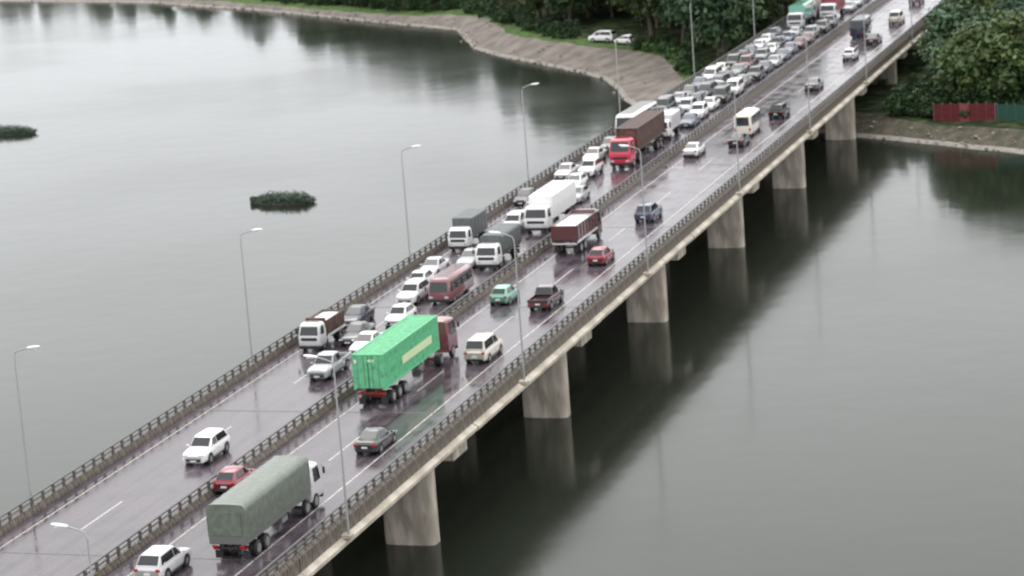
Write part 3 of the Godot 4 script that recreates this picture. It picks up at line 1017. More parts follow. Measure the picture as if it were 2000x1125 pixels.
func truck(called: String, label: String, cat: String, x: float, s_near: float, away: bool, o: Dictionary, group := "") -> Node3D:
	# s_near is the station of the end nearest to the camera's side of the bridge
	var L: float = o.L
	var t := thing(called, label, cat, Vector3(x, DECK + 0.004, -(s_near + L * 0.5)), 0.0 if away else PI, group)
	var w: float = o.get("w", 2.3)
	var r: float = o.get("r", 0.46)
	var cabl: float = o.get("cabl", 1.8)
	var z0 := -L * 0.5
	var z1 := L * 0.5
	var y0: float = o.get("y0", 1.15)
	var mb := MB.new()
	for sx in [-1.0, 1.0]:
		mb.box(Vector3(sx * 0.42, y0 - 0.16, 0.25), Vector3(0.1, 0.26, L - 0.9))
	mb.box(Vector3(0, y0 - 0.3, z1 - 0.35), Vector3(w * 0.9, 0.16, 0.12))
	for q in o.axles:
		mb.box(Vector3(0, r, q[0]), Vector3(w - 0.5, 0.16, 0.16))
	part(t, "chassis", mb, M[o.get("chassis", "chassis")])
	truck_cab(t, o.cab, z0, cabl, minf(w, 2.4), o.get("cabh", 2.6), r + 0.06)
	wheels(t, o.axles, w, r)
	for sx in [-1.0, 1.0]:
		mb = MB.new()
		mb.cbox(Vector3(sx * w * 0.37, y0 - 0.3, z1 - 0.24), Vector3(0.36, 0.17, 0.14), 0.03)
		part(t, "tail_light", mb, M.tail_lens)
		mb = MB.new()
		mb.box(Vector3(sx * w * 0.36, r * 0.85, z1 - 0.55), Vector3(0.5, r * 1.0, 0.03))
		part(t, "mud_flap", mb, M.trim)
	mb = MB.new()
	mb.cbox(Vector3(w * 0.34, y0 - 0.34, z0 + L * 0.5), Vector3(0.5, 0.44, 0.9), 0.06)
	part(t, "fuel_tank", mb, M.rim)
	var b0 := z0 + cabl + 0.18
	var m: Material = M[o.cargo]
	var ch: float = o.get("h", 3.2)
	match o.type:
		"box": box_body(t, "cargo_box", m, w, y0, ch, b0, z1)
		"container":
			var c := container_body(t, m, 2.44, y0, ch, b0 + o.get("gap", 0.0), z1)
			if o.has("mark"):
				for sx in [-1.0, 1.0]:
					mb = MB.new()
					mb.box(Vector3(sx * 1.222, lerpf(y0, ch, 0.46), (b0 + z1) * 0.5 - 0.2), Vector3(0.012, 0.62, 6.6))
					part(c, "side_lettering_band", mb, M.container_mark)
				mb = MB.new()
				mb.box(Vector3(-0.95, lerpf(y0, ch, 0.8), z1 + 0.004), Vector3(0.26, 0.26, 0.012))
				part(c, "door_placard", mb, M.plate)
				mb = MB.new()
				mb.box(Vector3(0.25, lerpf(y0, ch, 0.82), z1 + 0.004), Vector3(0.5, 0.18, 0.012))
				part(c, "door_number_strip", mb, M.container_mark)
		"tarp": tarp_body(t, m, w, y0, ch, b0, z1, M[o.get("bed", "dark_grey")])
		"dump": dump_body(t, m, M[o.get("bed", "dark_grey")], w, y0, ch, b0, z1)
	return t

func bus(called: String, label: String, x: float, s_near: float, away: bool, colour: String, L: float, w: float, h: float, group := "") -> Node3D:
	var t := thing(called, label, "bus", Vector3(x, DECK + 0.004, -(s_near + L * 0.5)), 0.0 if away else PI, group)
	var z0 := -L * 0.5
	var z1 := L * 0.5
	var hx := w * 0.5
	var mb := MB.new()
	mb.loft([plan(hx - 0.05, z0 + 0.1, z1 - 0.06, 0.16, 0.32), plan(hx, z0, z1, 0.2, 0.5), plan(hx, z0 + 0.02, z1, 0.22, h * 0.5), plan(hx - 0.07, z0 + 0.28, z1 - 0.1, 0.24, h - 0.26), plan(hx - 0.16, z0 + 0.42, z1 - 0.18, 0.26, h - 0.09), plan(hx - 0.42, z0 + 0.7, z1 - 0.4, 0.24, h)], true, 0.7)
	part(t, "body", mb, M[colour])
	var c := Vector3(0, h * 0.6, 0)
	var ya := h * 0.5
	var yb := h - 0.32
	mb = MB.new()
	mb.slab(Vector3(-hx + 0.2, ya, z0 + 0.03), Vector3(hx - 0.2, ya, z0 + 0.03), Vector3(hx - 0.26, yb, z0 + 0.25), Vector3(-hx + 0.26, yb, z0 + 0.25), c, 0.02, 0.05)
	part(t, "windscreen", mb, M.glass)
	mb = MB.new()
	mb.slab(Vector3(-hx + 0.25, ya, z1 - 0.01), Vector3(hx - 0.25, ya, z1 - 0.01), Vector3(hx - 0.3, yb, z1 - 0.09), Vector3(-hx + 0.3, yb, z1 - 0.09), c, 0.02, 0.05)
	part(t, "rear_window", mb, M.glass)
	var n := int(L / 1.4)
	for sx in [-1.0, 1.0]:
		for i in n:
			var a := lerpf(z0 + 0.45, z1 - 0.35, float(i) / n) + 0.05
			var b := lerpf(z0 + 0.45, z1 - 0.35, float(i + 1) / n) - 0.05
			mb = MB.new()
			mb.slab(Vector3(sx * (hx - 0.004), ya, a), Vector3(sx * (hx - 0.004), ya, b), Vector3(sx * (hx - 0.06), yb, b), Vector3(sx * (hx - 0.06), yb, a), c, 0.018, 0.04)
			part(t, "side_window", mb, M.glass)
		mb = MB.new()
		mb.cbox(Vector3(sx * hx * 0.7, 0.72, z0 + 0.02), Vector3(hx * 0.34, 0.2, 0.1), 0.03)
		part(t, "headlight", mb, M.head_lens)
		mb = MB.new()
		mb.cbox(Vector3(sx * hx * 0.82, 0.9, z1 - 0.0), Vector3(hx * 0.2, 0.34, 0.07), 0.02)
		part(t, "tail_light", mb, M.tail_lens)
		mb = MB.new()
		mb.cbox(Vector3(sx * (hx + 0.14), h * 0.62, z0 + 0.1), Vector3(0.16, 0.34, 0.1), 0.03)
		part(t, "mirror", mb, M.trim)
	mb = MB.new()
	mb.cbox(Vector3(0, 0.46, z0 + 0.03), Vector3(w * 0.94, 0.26, 0.14), 0.04)
	part(t, "bumper", mb, M.trim)
	wheels(t, [[z0 + L * 0.2, 1], [z1 - L * 0.24, 2]], w - 0.02, 0.42)
	return t

func traffic() -> void:
	var G := "vehicles driving away on the clear carriageway"
	var J := "vehicles held up in the jam"
	# carriageway leading away
	truck("covered_truck", "long truck with a dull green tarpaulin cover and white cab beside the outer railing", "truck", 6.75, 137.4, true, {"L": 12.6, "cabl": 2.0, "w": 2.5, "cab": "pearl", "cabh": 2.9, "type": "tarp", "cargo": "green_tarpaulin", "y0": 1.2, "h": 3.75, "r": 0.5, "bed": "truck_bed", "axles": [[-4.9, 1], [-3.4, 1], [3.3, 2], [4.6, 2]]}, G)
	car("suv", "pearl", 3.3, 135.4, true, "pale grey sport utility car following beside the covered truck's tail", G)
	car("hatchback", "red", 0.55, 152.6, true, "small dark red hatchback squeezed against the median beside the covered truck", G)
	car("sedan", "dark_grey", 6.9, 162.4, true, "dark grey sedan on wet asphalt behind the green container truck", G)
	var cont := truck("container_truck", "bright green container on a dark red trailer pulled by a maroon cab", "truck", 2.85, 172.2, true, {"L": 16.6, "cabl": 2.3, "w": 2.46, "cab": "maroon", "cabh": 3.1, "type": "container", "gap": 1.9, "cargo": "container_green", "chassis": "chassis_red", "y0": 1.4, "h": 4.1, "r": 0.5, "mark": true, "axles": [[-7.0, 1], [-4.2, 2], [4.0, 2], [5.3, 2], [6.6, 2]]}, G)
	car("minivan", "cream", 6.7, 187.2, true, "cream minivan passing the maroon cab of the container truck", G)
	car("hatchback", "taxi_green", 2.3, 206.3, true, "mint green hatchback taxi on wet asphalt ahead of the container truck", G)
	car("pickup", "dark_maroon", 6.5, 204.8, true, "dark maroon pickup truck with an open bed beside the green taxi", G)
	car("hatchback", "red", 6.6, 221.6, true, "rounded raspberry red hatchback ahead of the maroon pickup truck", G)
	truck("dump_truck", "maroon dump truck with pale side guards and a sheeted load by the median", "truck", 2.3, 224.6, true, {"L": 8.6, "w": 2.5, "cab": "brown_maroon", "cabh": 2.8, "type": "dump", "cargo": "brown_maroon", "y0": 1.25, "h": 2.75, "r": 0.5, "axles": [[-3.2, 1], [1.7, 2], [3.0, 2]]}, G)
	car("suv", "blue_grey", 6.0, 241.0, true, "blue grey sport utility car alone in the outer lane", G)
	car("sedan", "white", 1.95, 276.5, true, "white sedan alone in the inner lane near the cream white minibus", G)
	bus("minibus", "cream white minibus with dark rear window beside the white sedan", 5.0, 287.4, true, "cream", 5.8, 2.05, 2.6, G)
	car("sedan", "black", 5.7, 282.4, true, "black sedan close behind the cream white minibus", G)
	car("suv", "black", 6.3, 301.5, true, "black sport utility car ahead of the cream white minibus", G)
	car("sedan", "grey", 6.3, 322.8, true, "grey sedan ahead of the black sport utility car", G)
	car("hatchback", "white", 6.2, 349.0, true, "small white hatchback in the outer lane near the lakeside trees", G)
	bus("minibus", "dark blue minibus near the median close to the far bank", 3.3, 370.0, true, "navy", 6.6, 2.1, 2.7, G)
	car("sedan", "dark_grey", 6.7, 364.5, true, "dark grey sedan between the white hatchback and the cream minivan by the far bank", G)
	car("minivan", "cream", 6.4, 386.0, true, "cream minivan near the far end of the bridge", G)
	car("pickup", "maroon", 5.6, 410.0, true, "brown maroon pickup truck at the far end of the bridge", G)
	# carriageway leading towards the viewer: the head of the jam
	car("suv", "white", -4.5, 159.2, false, "white sport utility car alone in front of the jam beside the median", J)
	car("pickup", "silver", -4.3, 182.0, false, "silver pickup truck beside the rear of the green container", J)
	truck("light_truck", "small truck with pale cab and brown boarded cargo at the outer railing", "truck", -8.6, 188.6, false, {"L": 5.6, "w": 1.9, "cab": "pearl", "cabh": 2.3, "cabl": 1.5, "type": "dump", "cargo": "container_brown", "y0": 0.95, "h": 2.2, "r": 0.38, "axles": [[-1.9, 1], [1.6, 2]]}, J)
	car("sedan", "navy", -8.3, 198.6, false, "dark navy sedan behind the small truck with brown cargo", J)
	car("sedan", "dark_grey", -6.0, 192.6, false, "dark grey sedan beside the small truck with brown cargo", J)
	car("sedan", "white", -3.9, 189.4, false, "white sedan half hidden behind the green container", J)
	car("hatchback", "white", -4.4, 198.6, false, "white hatchback just beyond the roof of the green container", J)
	car("suv", "white", -6.1, 206.6, false, "white sport utility car leading two white cars next to the maroon minibus", J)
	bus("minibus", "dull maroon minibus with a rounded roof in the jam beside the median", -3.1, 204.6, false, "maroon_bus", 6.6, 2.05, 2.35, J)
	car("hatchback", "white", -7.3, 211.6, false, "white hatchback between two white cars beside the maroon minibus", J)
	car("sedan", "pearl", -8.0, 217.4, false, "pearl white sedan in front of the small dark box truck", J)
	car("sedan", "silver", -5.6, 221.0, false, "silver sedan between the dark box truck and the white cab truck", J)
	truck("box_truck", "small box truck with dark grey box and white cab at the outer railing", "truck", -8.8, 226.6, false, {"L": 6.2, "w": 2.0, "cab": "white", "cabh": 2.2, "cabl": 1.5, "type": "box", "cargo": "grey_tarpaulin", "y0": 0.95, "h": 2.9, "r": 0.38, "axles": [[-2.1, 1], [1.8, 2]]}, J)
	truck("covered_truck", "small truck with white cab and dark grey tarpaulin beside the median", "truck", -3.3, 218.4, false, {"L": 7.4, "w": 2.1, "cab": "white", "cabh": 2.3, "cabl": 1.6, "type": "tarp", "cargo": "grey_tarpaulin", "y0": 1.0, "h": 2.9, "r": 0.42, "axles": [[-2.6, 1], [2.1, 2]]}, J)
	car("suv", "white", -6.2, 236.4, false, "white sport utility car in front of the big white box truck", J)
	truck("box_truck", "big white box truck with a tall white box beside the maroon dump truck", "truck", -3.5, 234.4, false, {"L": 10.2, "w": 2.4, "cab": "white", "cabh": 2.6, "type": "box", "cargo": "white", "y0": 1.05, "h": 3.35, "r": 0.46, "axles": [[-3.8, 1], [2.9, 2]]}, J)
	car("hatchback", "white", -6.3, 258.0, false, "white hatchback behind the big white box truck", J)
	car("sedan", "grey", -6.6, 243.4, false, "grey sedan alongside the big white box truck", J)
	car("sedan", "pearl", -9.3, 264.6, false, "pearl white sedan at the outer railing ahead of the red container truck", J)
	car("suv", "white", -6.9, 265.6, false, "white sport utility car in front of the red cab", J)
	car("hatchback", "silver", -4.1, 251.0, false, "silver hatchback close behind the big white box truck", J)
	car("sedan", "black", -9.4, 250.4, false, "black sedan at the outer railing ahead of the pearl white sedan", J)
	truck("container_truck", "bright red cab pulling a dark brown container in the jam", "truck", -4.4, 268.6, false, {"L": 15.4, "cabl": 2.2, "w": 2.46, "cab": "bright_red", "cabh": 3.2, "type": "container", "gap": 1.0, "cargo": "container_brown", "y0": 1.4, "h": 3.9, "r": 0.5, "axles": [[-6.4, 1], [-3.8, 2], [4.2, 2], [5.5, 2]]}, J)
	bus("coach", "long white coach at the outer railing behind the dark brown container", -8.7, 286.6, false, "white", 11.0, 2.4, 3.0, J)
	car("sedan", "white", -8.9, 274.2, false, "white sedan at the outer railing beside the dark brown container", J)
	car("hatchback", "grey", -8.8, 280.6, false, "grey hatchback at the outer railing in front of the white coach", J)
	truck("box_truck", "white box truck following the dark brown container", "truck", -4.4, 286.4, false, {"L": 5.8, "w": 2.0, "cab": "white", "cabh": 2.3, "cabl": 1.5, "type": "box", "cargo": "pearl", "y0": 0.95, "h": 2.7, "r": 0.38, "axles": [[-1.9, 1], [1.6, 2]]}, J)
	truck("covered_truck", "truck with a teal tarpaulin in the jam above the wooded bank", "truck", -8.0, 381.0, false, {"L": 8.6, "w": 2.4, "cab": "pearl", "cabh": 2.6, "type": "tarp", "cargo": "teal", "y0": 1.1, "h": 3.6, "r": 0.45, "axles": [[-3.0, 1], [2.6, 2]]}, J)
	truck("box_truck", "truck with a red box at the far end of the jam", "truck", -5.0, 391.0, false, {"L": 8.6, "w": 2.4, "cab": "white", "cabh": 2.6, "type": "box", "cargo": "red", "y0": 1.1, "h": 3.7, "r": 0.45, "axles": [[-3.0, 1], [2.6, 2]]}, J)
	truck("box_truck", "truck with a cream box at the outer railing behind the teal tarpaulin", "truck", -8.6, 393.0, false, {"L": 8.0, "w": 2.3, "cab": "white", "cabh": 2.6, "type": "box", "cargo": "cream", "y0": 1.1, "h": 3.5, "r": 0.45, "axles": [[-2.8, 1], [2.4, 2]]}, J)
	# the packed part of the jam, three abreast
	rng.seed = 77
	var palette := ["white", "black", "white", "silver", "pearl", "navy", "grey", "silver", "blue_grey", "dark_grey", "white", "navy", "grey", "maroon", "blue_grey"]
	var words := {"white": "white", "silver": "silver", "pearl": "pearl white", "grey": "grey", "blue_grey": "blue grey", "dark_grey": "dark grey", "navy": "navy blue", "black": "black", "maroon": "maroon"}
	var kinds := ["sedan", "sedan", "suv", "hatchback", "suv", "sedan", "minivan"]
	for lane in 3:
		var x: float = [-9.2, -6.55, -3.75][lane]
		var s: float = [299.5, 272.0, 294.5][lane]
		var last: float = [374.5, 375.0, 384.0][lane]
		if lane == 1:
			s = 298.8
		while s < last:
			var kind: String = kinds[rng.randi() % kinds.size()]
			var c: String = palette[rng.randi() % palette.size()]
			var say: String = {"sedan": "sedan", "suv": "sport utility car", "hatchback": "hatchback", "minivan": "minivan"}[kind]
			var half: float = CARS[kind].L * 0.5
			car(kind, c, x + rng.randf_range(-0.33, 0.33), s + half, false, "%s %s packed in the three-abreast queue behind the white coach" % [words[c], say], "cars packed three abreast in the jam", "", rng.randf_range(-0.05, 0.05))
			s += half * 2.0 + rng.randf_range(0.7, 2.4)
	for s in [403.5, 410.0, 417.0]:
		car("sedan", "silver", -3.9, s, false, "silver sedan queued behind the truck with the red box", J)

# ------------------------------------------------------------------ boats, bank things
func plant_island(label: String, at: Vector3, turn: float, L: float, wide: float) -> void:
	var t := thing("floating_plant_island", label, "plant island", at, turn, "floating plant islands on the lake")
	var outline := []
	rng.seed = 300 + int(L * 10.0)
	for j in 40:
		var a := TAU * j / 40
		var c := cos(a)
		var s := sin(a)
		# blunt stern at -x, rounded point at +x
		var x := L * 0.5 * signf(c) * pow(absf(c), 0.55 if c < 0 else 0.8)
		var z := wide * 0.5 * signf(s) * pow(absf(s), 0.7) * (1.0 - 0.35 * maxf(0.0, c))
		outline.append(Vector2(x, z) * rng.randf_range(0.95, 1.03))
	var rings := []
	for q in [[-0.4, 0.92], [0.05, 0.97], [0.2, 0.96], [0.28, 0.9]]:
		var ring := PackedVector3Array()
		for p in outline:
			ring.append(Vector3(p.x * q[1], q[0], p.y * q[1]))
		rings.append(ring)
	var mb := MB.new()
	mb.loft(rings, true, 0.5)
	part(t, "raft", mb, M.raft)
	mb = MB.new()
	mb.cbox(Vector3(-L * 0.5 + 0.2, 0.35, wide * 0.2), Vector3(0.5, 1.0, 0.8), 0.1)
	part(t, "mooring_block", mb, M.raft)
	mb = MB.new()
	for k in 6500:
		var p: Vector2 = outline[rng.randi() % 40].lerp(outline[rng.randi() % 40], rng.randf()) * sqrt(rng.randf_range(0.4, 1.12))
		var edge := clampf(1.35 - pow(Vector2(p.x / (L * 0.5), p.y / (wide * 0.5)).length(), 3.0), 0.5, 1.0)
		var h := rng.randf_range(0.35, 0.95) * edge
		var q := Vector3(p.x, 0.12 + h * rng.randf_range(0.1, 1.25), p.y)
		var nrm := Vector3(rng.randfn() * 0.6, 1.0, rng.randfn() * 0.6).normalized()
		var u := nrm.cross(Vector3(rng.randfn(), 0.2, rng.randfn())).normalized()
		var w := nrm.cross(u)
		var sz := rng.randf_range(0.1, 0.2)
		var tone := rng.randf_range(0.6, 1.3)
		mb.tri(q - u * sz, q + w * sz * 0.4, q + u * sz, nrm, nrm, nrm)
		mb.tri(q - u * sz, q + u * sz, q - w * sz * 0.4, nrm, nrm, nrm)
		while mb.col.size() < mb.v.size():
			mb.col.append(Color(0.052 * tone, 0.085 * tone, 0.055 * tone))
	var o := part(t, "foliage", mb, M.leaf)
	o.set_meta("kind", "stuff")

func hoarding(called: String, label: String, a: Vector3, b: Vector3, h: float, mats: Array, n: int) -> void:
	var t := thing(called, label, "fence", a)
	var d := b - a
	var yaw := atan2(-d.z, d.x)
	var w := d.length() / n
	var mb := MB.new()
	var r0 := PackedVector3Array()
	var r1 := PackedVector3Array()
	var k := 6
	var pts := []
	for i in k:
		var x := -w * 0.5 + w * i / k
		for q in [[0.0, 0.0], [0.35, 0.0], [0.5, 0.05], [0.85, 0.05]]:
			pts.append(Vector2(x + q[0] * w / k, q[1]))
	for p in pts:
		r0.append(Vector3(p.x, 0, p.y))
		r1.append(Vector3(p.x, h, p.y))
	for i in range(pts.size() - 1, -1, -1):
		r0.append(Vector3(pts[i].x, 0, pts[i].y - 0.03))
		r1.append(Vector3(pts[i].x, h, pts[i].y - 0.03))
	mb.loft([r0, r1], true, 0.95)
	var sheet := mb.mesh()
	mb = MB.new()
	mb.cbox(Vector3(0, h * 0.5, 0), Vector3(0.1, h + 0.15, 0.1), 0.02)
	var post := mb.mesh()
	for i in n:
		var o := piece(t, "sheet_panel", sheet, mats[i % mats.size()], d * ((i + 0.5) / n))
		o.rotation.y = yaw
	for i in n + 1:
		var o := piece(t, "post", post, M.grey_sheet, d * (float(i) / n) + Vector3(0, 0, -0.09))
		o.rotation.y = yaw

# ------------------------------------------------------------------ trees
var crowns := {}
func crown_mesh(kind: String, variant: int) -> ArrayMesh:
	var key := "%s%d" % [kind, variant]
	if crowns.has(key):
		return crowns[key]
	rng.seed = 900 + hash(key) % 10000
	var tall := kind == "tall"
	var shrub := kind in ["shrub", "bright"]
	var mb := MB.new()
	var clusters := 150 if not shrub else 26
	var base_c: Array = {"round": [0.054, 0.095, 0.048], "tall": [0.046, 0.085, 0.05], "bright": [0.075, 0.14, 0.045], "olive": [0.066, 0.1, 0.036], "shrub": [0.03, 0.06, 0.022]}[kind]
	# unit tree: height 1; crown from 0.25 to 1
	for c in clusters:
		var d := Vector3(rng.randfn(), rng.randfn(), rng.randfn()).normalized()
		var rr := pow(rng.randf(), 0.4)
		var yc := 0.58 + d.y * rr * 0.4
		var wide := 0.36 * (1.0 - 0.35 * maxf(0.0, (yc - 0.6) / 0.4))
		if tall:
			wide = 0.21 * (1.15 - 0.75 * clampf((yc - 0.25) / 0.75, 0, 1))
		if shrub:
			yc = 0.45 + d.y * rr * 0.45
			wide = 0.55
		var p := Vector3(d.x * rr * wide, yc, d.z * rr * wide)
		var cr := rng.randf_range(0.07, 0.13) * (1.6 if shrub else 1.0)
		var tone := rng.randf_range(0.65, 1.4)
		var hue := rng.randf_range(-0.12, 0.16)
		for l in (34 if not shrub else 30):
			var e := Vector3(rng.randfn(), rng.randfn() * 0.8, rng.randfn()).normalized()
			var q := p + e * cr * rng.randf_range(0.55, 1.0)
			var nrm := (e + Vector3(rng.randfn(), rng.randfn() + 0.6, rng.randfn()) * 0.45).normalized()
			var u := nrm.cross(Vector3(rng.randfn(), rng.randfn(), rng.randfn())).normalized()
			var w := nrm.cross(u)
			var sz := rng.randf_range(0.018, 0.036) * (2.2 if shrub else 1.0)
			var a := q - u * sz
			var b := q + w * sz * 0.55 - nrm * sz * 0.15
			var cc := q + u * sz
			var dd := q - w * sz * 0.55 - nrm * sz * 0.15
			var k := tone * rng.randf_range(0.8, 1.2)
			var col := Color(base_c[0] * k * (1.0 + hue), base_c[1] * k, base_c[2] * k * (1.0 - hue))
			mb.tri(a, b, cc, nrm, nrm, nrm)
			mb.tri(a, cc, dd, nrm, nrm, nrm)
			while mb.col.size() < mb.v.size():
				mb.col.append(col)
	crowns[key] = mb.mesh()
	return crowns[key]

var trunks := {}
func trunk_mesh(variant: int) -> ArrayMesh:
	if trunks.has(variant):
		return trunks[variant]
	rng.seed = 500 + variant
	var mb := MB.new()
	var lean := Vector3(rng.randf_range(-0.03, 0.03), 0, rng.randf_range(-0.03, 0.03))
	mb.tube([Vector3(0, -0.04, 0), Vector3(0, 0.02, 0), lean + Vector3(0, 0.3, 0), lean * 1.5 + Vector3(0, 0.6, 0), lean * 2 + Vector3(0, 0.88, 0)], [0.03, 0.022, 0.017, 0.011, 0.003], 7)
	for i in 6:
		var a := TAU * i / 6 + rng.randf_range(-0.4, 0.4)
		var y := rng.randf_range(0.28, 0.6)
		var d := Vector3(cos(a), 0.9, sin(a))
		var p := lean * (1.0 + y) + Vector3(0, y, 0)
		mb.tube([p, p + d * 0.12, p + d * 0.2 + Vector3(0, 0.05, 0)], [0.009, 0.006, 0.002], 5)
	trunks[variant] = mb.mesh()
	return trunks[variant]

func tree(called: String, label: String, kind: String, x: float, s: float, y: float, h: float, spread: float, group: String) -> void:
	var variant := absi(int(x * 7.3 + s * 3.1)) % 4
	var t := thing(called, label, "shrub" if kind in ["shrub", "bright"] else "tree", Vector3(x, y, -s), fposmod(x * 1.7 + s * 2.3, TAU), group)
	if not kind in ["shrub", "bright"]:
		var tr := piece(t, "trunk", trunk_mesh(variant), M.bark)
		tr.scale = Vector3(h, h, h)
	var c := piece(t, "crown", crown_mesh(kind, variant), M.leaf)
	c.scale = Vector3(h * spread, h, h * spread)

func ground_y(back: float, top_y: float) -> float:
	return top_y + 5.0 * back / 700.0 - 0.1

func vegetation() -> void:
	var W := "trees in the wood behind the sandy bank"
	var round_l := "leafy dark green tree in the wood behind the sandy bank"
	var tall_l := "slender upright dark tree in the wood behind the sandy bank"
	var olive_l := "olive green broad tree in the wood behind the sandy bank"
	var line := [[-420.0, 610.0, 1.0], [-262.0, 562.0, 1.0], [-186.0, 535.0, 1.0], [-150.0, 511.0, 1.0], [-117.0, 485.0, 1.2], [-91.0, 470.0, 1.8], [-75.0, 446.0, 2.2], [-58.8, 421.0, 2.4], [-46.8, 412.0, 2.4], [-31.4, 395.5, 2.4], [-21.9, 369.0, 2.4]]
	var pos := []
	rng.seed = 61
	for i in line.size() - 1:
		var a: Array = line[i]
		var b: Array = line[i + 1]
		var A := Vector2(a[0], a[1])
		var B := Vector2(b[0], b[1])
		var len_ := A.distance_to(B)
		var nrm := Vector2(-(B - A).y, (B - A).x).normalized()
		if nrm.y < 0:
			nrm = -nrm
		for row in 5:
			var spacing: float = 7.0 if i > 2 else 13.0
			var k := int(len_ / spacing)
			for j in k:
				var t := (j + rng.randf()) / maxf(k, 1)
				var back := 8.0 + row * 8.0 + rng.randf_range(-2.0, 3.0)
				var p := A.lerp(B, t) + nrm * back
				# leave the bridge corridor free and a clearing by the shore
				if p.x > -16.0 or (p.x > -92.0 and p.x < -70.0 and back < 12.0) or (p.x > -54.0 and p.x < -40.0 and back < 15.0):
					continue
				pos.append([p.x, p.y, lerpf(a[2], b[2], t), back, i])
	for p in pos:
		var i: int = p[4]
		var big: float = [8.0, 7.0, 8.0, 11.0, 13.5, 13.5, 15.0, 22.0, 24.0, 22.0][i]
		var kind: String = ["round", "round", "tall", "olive", "round"][absi(int(p[0] * 13.0 + p[1] * 5.0)) % 5]
		# re-seed per tree so that crowns made meanwhile do not change the sequence
		rng.seed = absi(int(p[0] * 100.0 + p[1] * 331.0))
		var h := big * rng.randf_range(0.78, 1.18)
		tree("leafy_tree", {"round": round_l, "tall": tall_l, "olive": olive_l}[kind], kind, p[0], p[1], ground_y(p[3], p[2]), h, 1.0 if kind != "tall" else 1.1, W)
	tree("leafy_tree", "tallest slender tree standing free above the clearing on the sandy bank", "tall", -84.0, 474.0, 1.8, 17.0, 0.8, W)
	# shrubs along the top of the bank
	for i in range(3, line.size() - 1):
		var a: Array = line[i]
		var b: Array = line[i + 1]
		var len_ := Vector2(a[0] - b[0], a[1] - b[1]).length()
		var k := int(len_ / 2.2)
		for j in k:
			rng.seed = 7000 + i * 100 + j
			var t := (j + rng.randf()) / k
			var back := rng.randf_range(1.0, 7.0)
			var p := Vector2(lerpf(a[0], b[0], t), lerpf(a[1], b[1], t) + back)
			if p.x > -15.0 or (p.x > -53.0 and p.x < -40.0):
				continue
			tree("shrub", "low green shrub growing along the top of the sandy bank", "shrub", p.x, p.y, ground_y(back, lerpf(a[2], b[2], t)), rng.randf_range(1.4, 3.8), 0.9, "shrubs along the sandy bank")
	for q in [[-36.5, 403.0, 1.8], [-33.8, 399.5, 2.2], [-31.5, 397.0, 1.6], [-29.6, 393.0, 2.4], [-27.8, 388.5, 2.0], [-26.0, 385.0, 2.6], [-24.6, 380.0, 2.0], [-23.0, 374.5, 2.2], [-29.0, 399.0, 2.6], [-86.0, 473.0, 1.6], [-83.5, 467.0, 1.4], [-80.0, 462.5, 1.7], [-78.0, 456.0, 1.3]]:
		tree("shrub", "bright green shrub at the end of the sandy bank", "bright", q[0], q[1], 2.3 if q[0] > -50 else 2.0, q[2], 1.1, "bright shrubs on the sandy bank")
	# trees on the other side of the bridge, above the sheet fences
	var R := "trees above the red and green sheet fences"
	for q in [["olive", 24.4, 337.0, 11.5, 1.2], ["olive", 29.5, 336.5, 13.0, 1.25], ["olive", 35.0, 336.5, 12.5, 1.25], ["olive", 40.0, 338.0, 12.0, 1.2], ["round", 25.5, 343.0, 12.0, 1.2], ["olive", 32.0, 343.0, 12.5, 1.2], ["round", 20.5, 347.0, 9.0, 1.2], ["round", 20.0, 356.0, 13.0, 1.2], ["tall", 27.5, 352.0, 13.0, 1.2], ["round", 36.0, 351.0, 12.5, 1.2], ["olive", 18.5, 372.0, 13.0, 1.1], ["round", 23.0, 382.0, 14.0, 1.1], ["round", 19.5, 396.0, 13.0, 1.1], ["round", 26.0, 400.0, 15.0, 1.1], ["round", 30.0, 372.0, 13.0, 1.1], ["round", 44.0, 334.0, 12.0, 1.2], ["olive", 51.0, 332.0, 15.0, 1.2], ["round", 60.0, 331.0, 14.0, 1.2], ["round", 70.0, 330.0, 14.0, 1.2], ["round", 19.0, 415.0, 13.0, 1.1], ["round", 24.0, 430.0, 14.0, 1.1]]:
		var lab: String = {"olive": "broad olive green tree above the red and green sheet fences", "round": "dark leafy tree above the red and green sheet fences", "tall": "slender dark tree above the red and green sheet fences"}[q[0]]
		tree("leafy_tree", lab, q[0], q[1], q[2], 1.75, q[3], q[4], R)
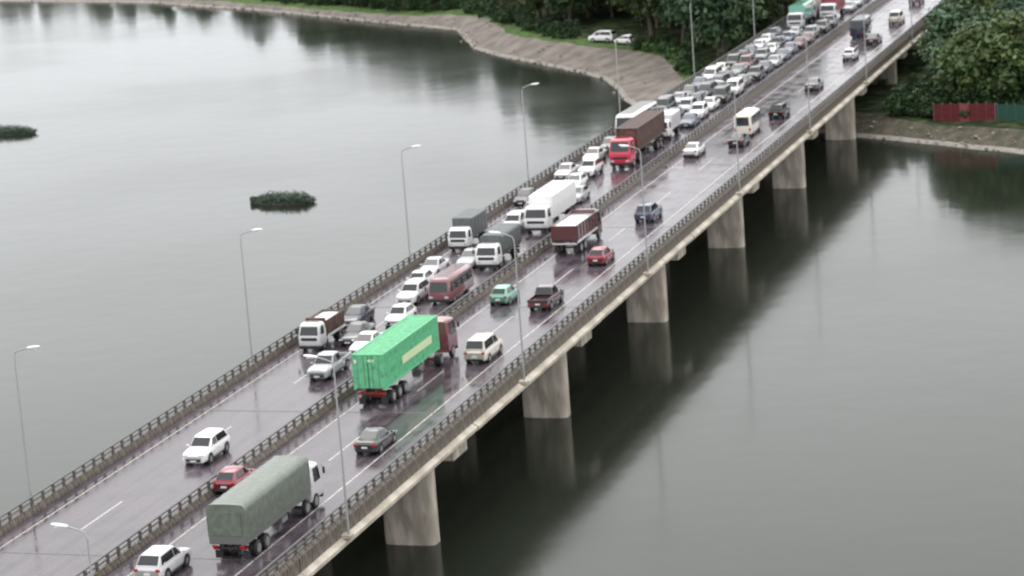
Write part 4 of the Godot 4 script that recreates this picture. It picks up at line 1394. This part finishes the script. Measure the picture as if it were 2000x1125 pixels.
	for j in 44:
		rng.seed = 8000 + j
		var x := rng.randf_range(13.5, 40.0)
		var s := rng.randf_range(333.0, 336.0)
		if x < 19.0:
			s = rng.randf_range(334.0, 348.0)
		tree("shrub", "dark shrub at the foot of the trees behind the sheet fences", "shrub", x, s, 1.7, rng.randf_range(2.4, 4.6), 1.0, "shrubs behind the sheet fences")
	for j in 40:
		rng.seed = 8200 + j
		tree("shrub", "dark shrub in the shade under the bridge", "shrub", rng.randf_range(-14.0, 15.0), rng.randf_range(352.0, 400.0), 2.2, rng.randf_range(1.0, 2.6), 1.0, "shrubs under the bridge")

func _ready() -> void:
	camera_and_light()
	materials()
	lake_and_land()
	bridge()
	railing("bridge_railing", "dark post and rail fence on the bridge edge facing the plant islands", XL + 0.32, 0.5, 0.5)
	railing("bridge_railing", "dark post and rail fence on the bridge edge above the visible piers", XR - 0.32, 0.5, 0.42)
	railing("median_barrier", "dark post and rail barrier on a kerb wall between the two carriageways", -0.5, 0.6, 0.45)
	var k := 0
	for s in [110.0, 147.3, 184.6, 221.9, 259.2, 296.5, 333.8, 371.1, 408.4]:
		if k > 0:
			lamp_post(s, -1, "street lamp on the railing over the plant islands' side of the lake")
		lamp_post(s - 2.0 if k > 0 else 111.5, 1, "street lamp on the railing above the rounded bridge piers")
		k += 1
	traffic()
	plant_island("dark green plant island floating alone in open water beside the bridge", Vector3(-54.4, 0, -292.2), deg_to_rad(-10), 8.4, 4.6)
	plant_island("dark green plant island floating farther from the bridge than the other", Vector3(-124.6, 0, -350.5), deg_to_rad(-6), 11.0, 4.4)
	hoarding("sheet_fence", "red corrugated sheet fence at the foot of the lakeside trees", Vector3(19.9, 1.6, -331.6), Vector3(27.8, 1.6, -331.0), 2.4, [M.red_sheet, M.red_sheet, M.red_sheet, M.pink_sheet], 7)
	hoarding("sheet_fence", "dark green corrugated sheet fence next to the red sheet fence", Vector3(28.1, 1.6, -330.9), Vector3(46.0, 1.6, -326.0), 2.3, [M.green_sheet], 15)
	var v := car("minivan", "white", -48.0, 416.5, true, "white minivan parked on the grass under the trees above the sandy bank")
	v.position.y = 2.45
	v.rotation.y = 1.3
	v = car("hatchback", "white", -43.0, 412.5, true, "white hatchback parked on the grass next to the white minivan")
	v.position.y = 2.45
	v.rotation.y = 1.1
	vegetation()
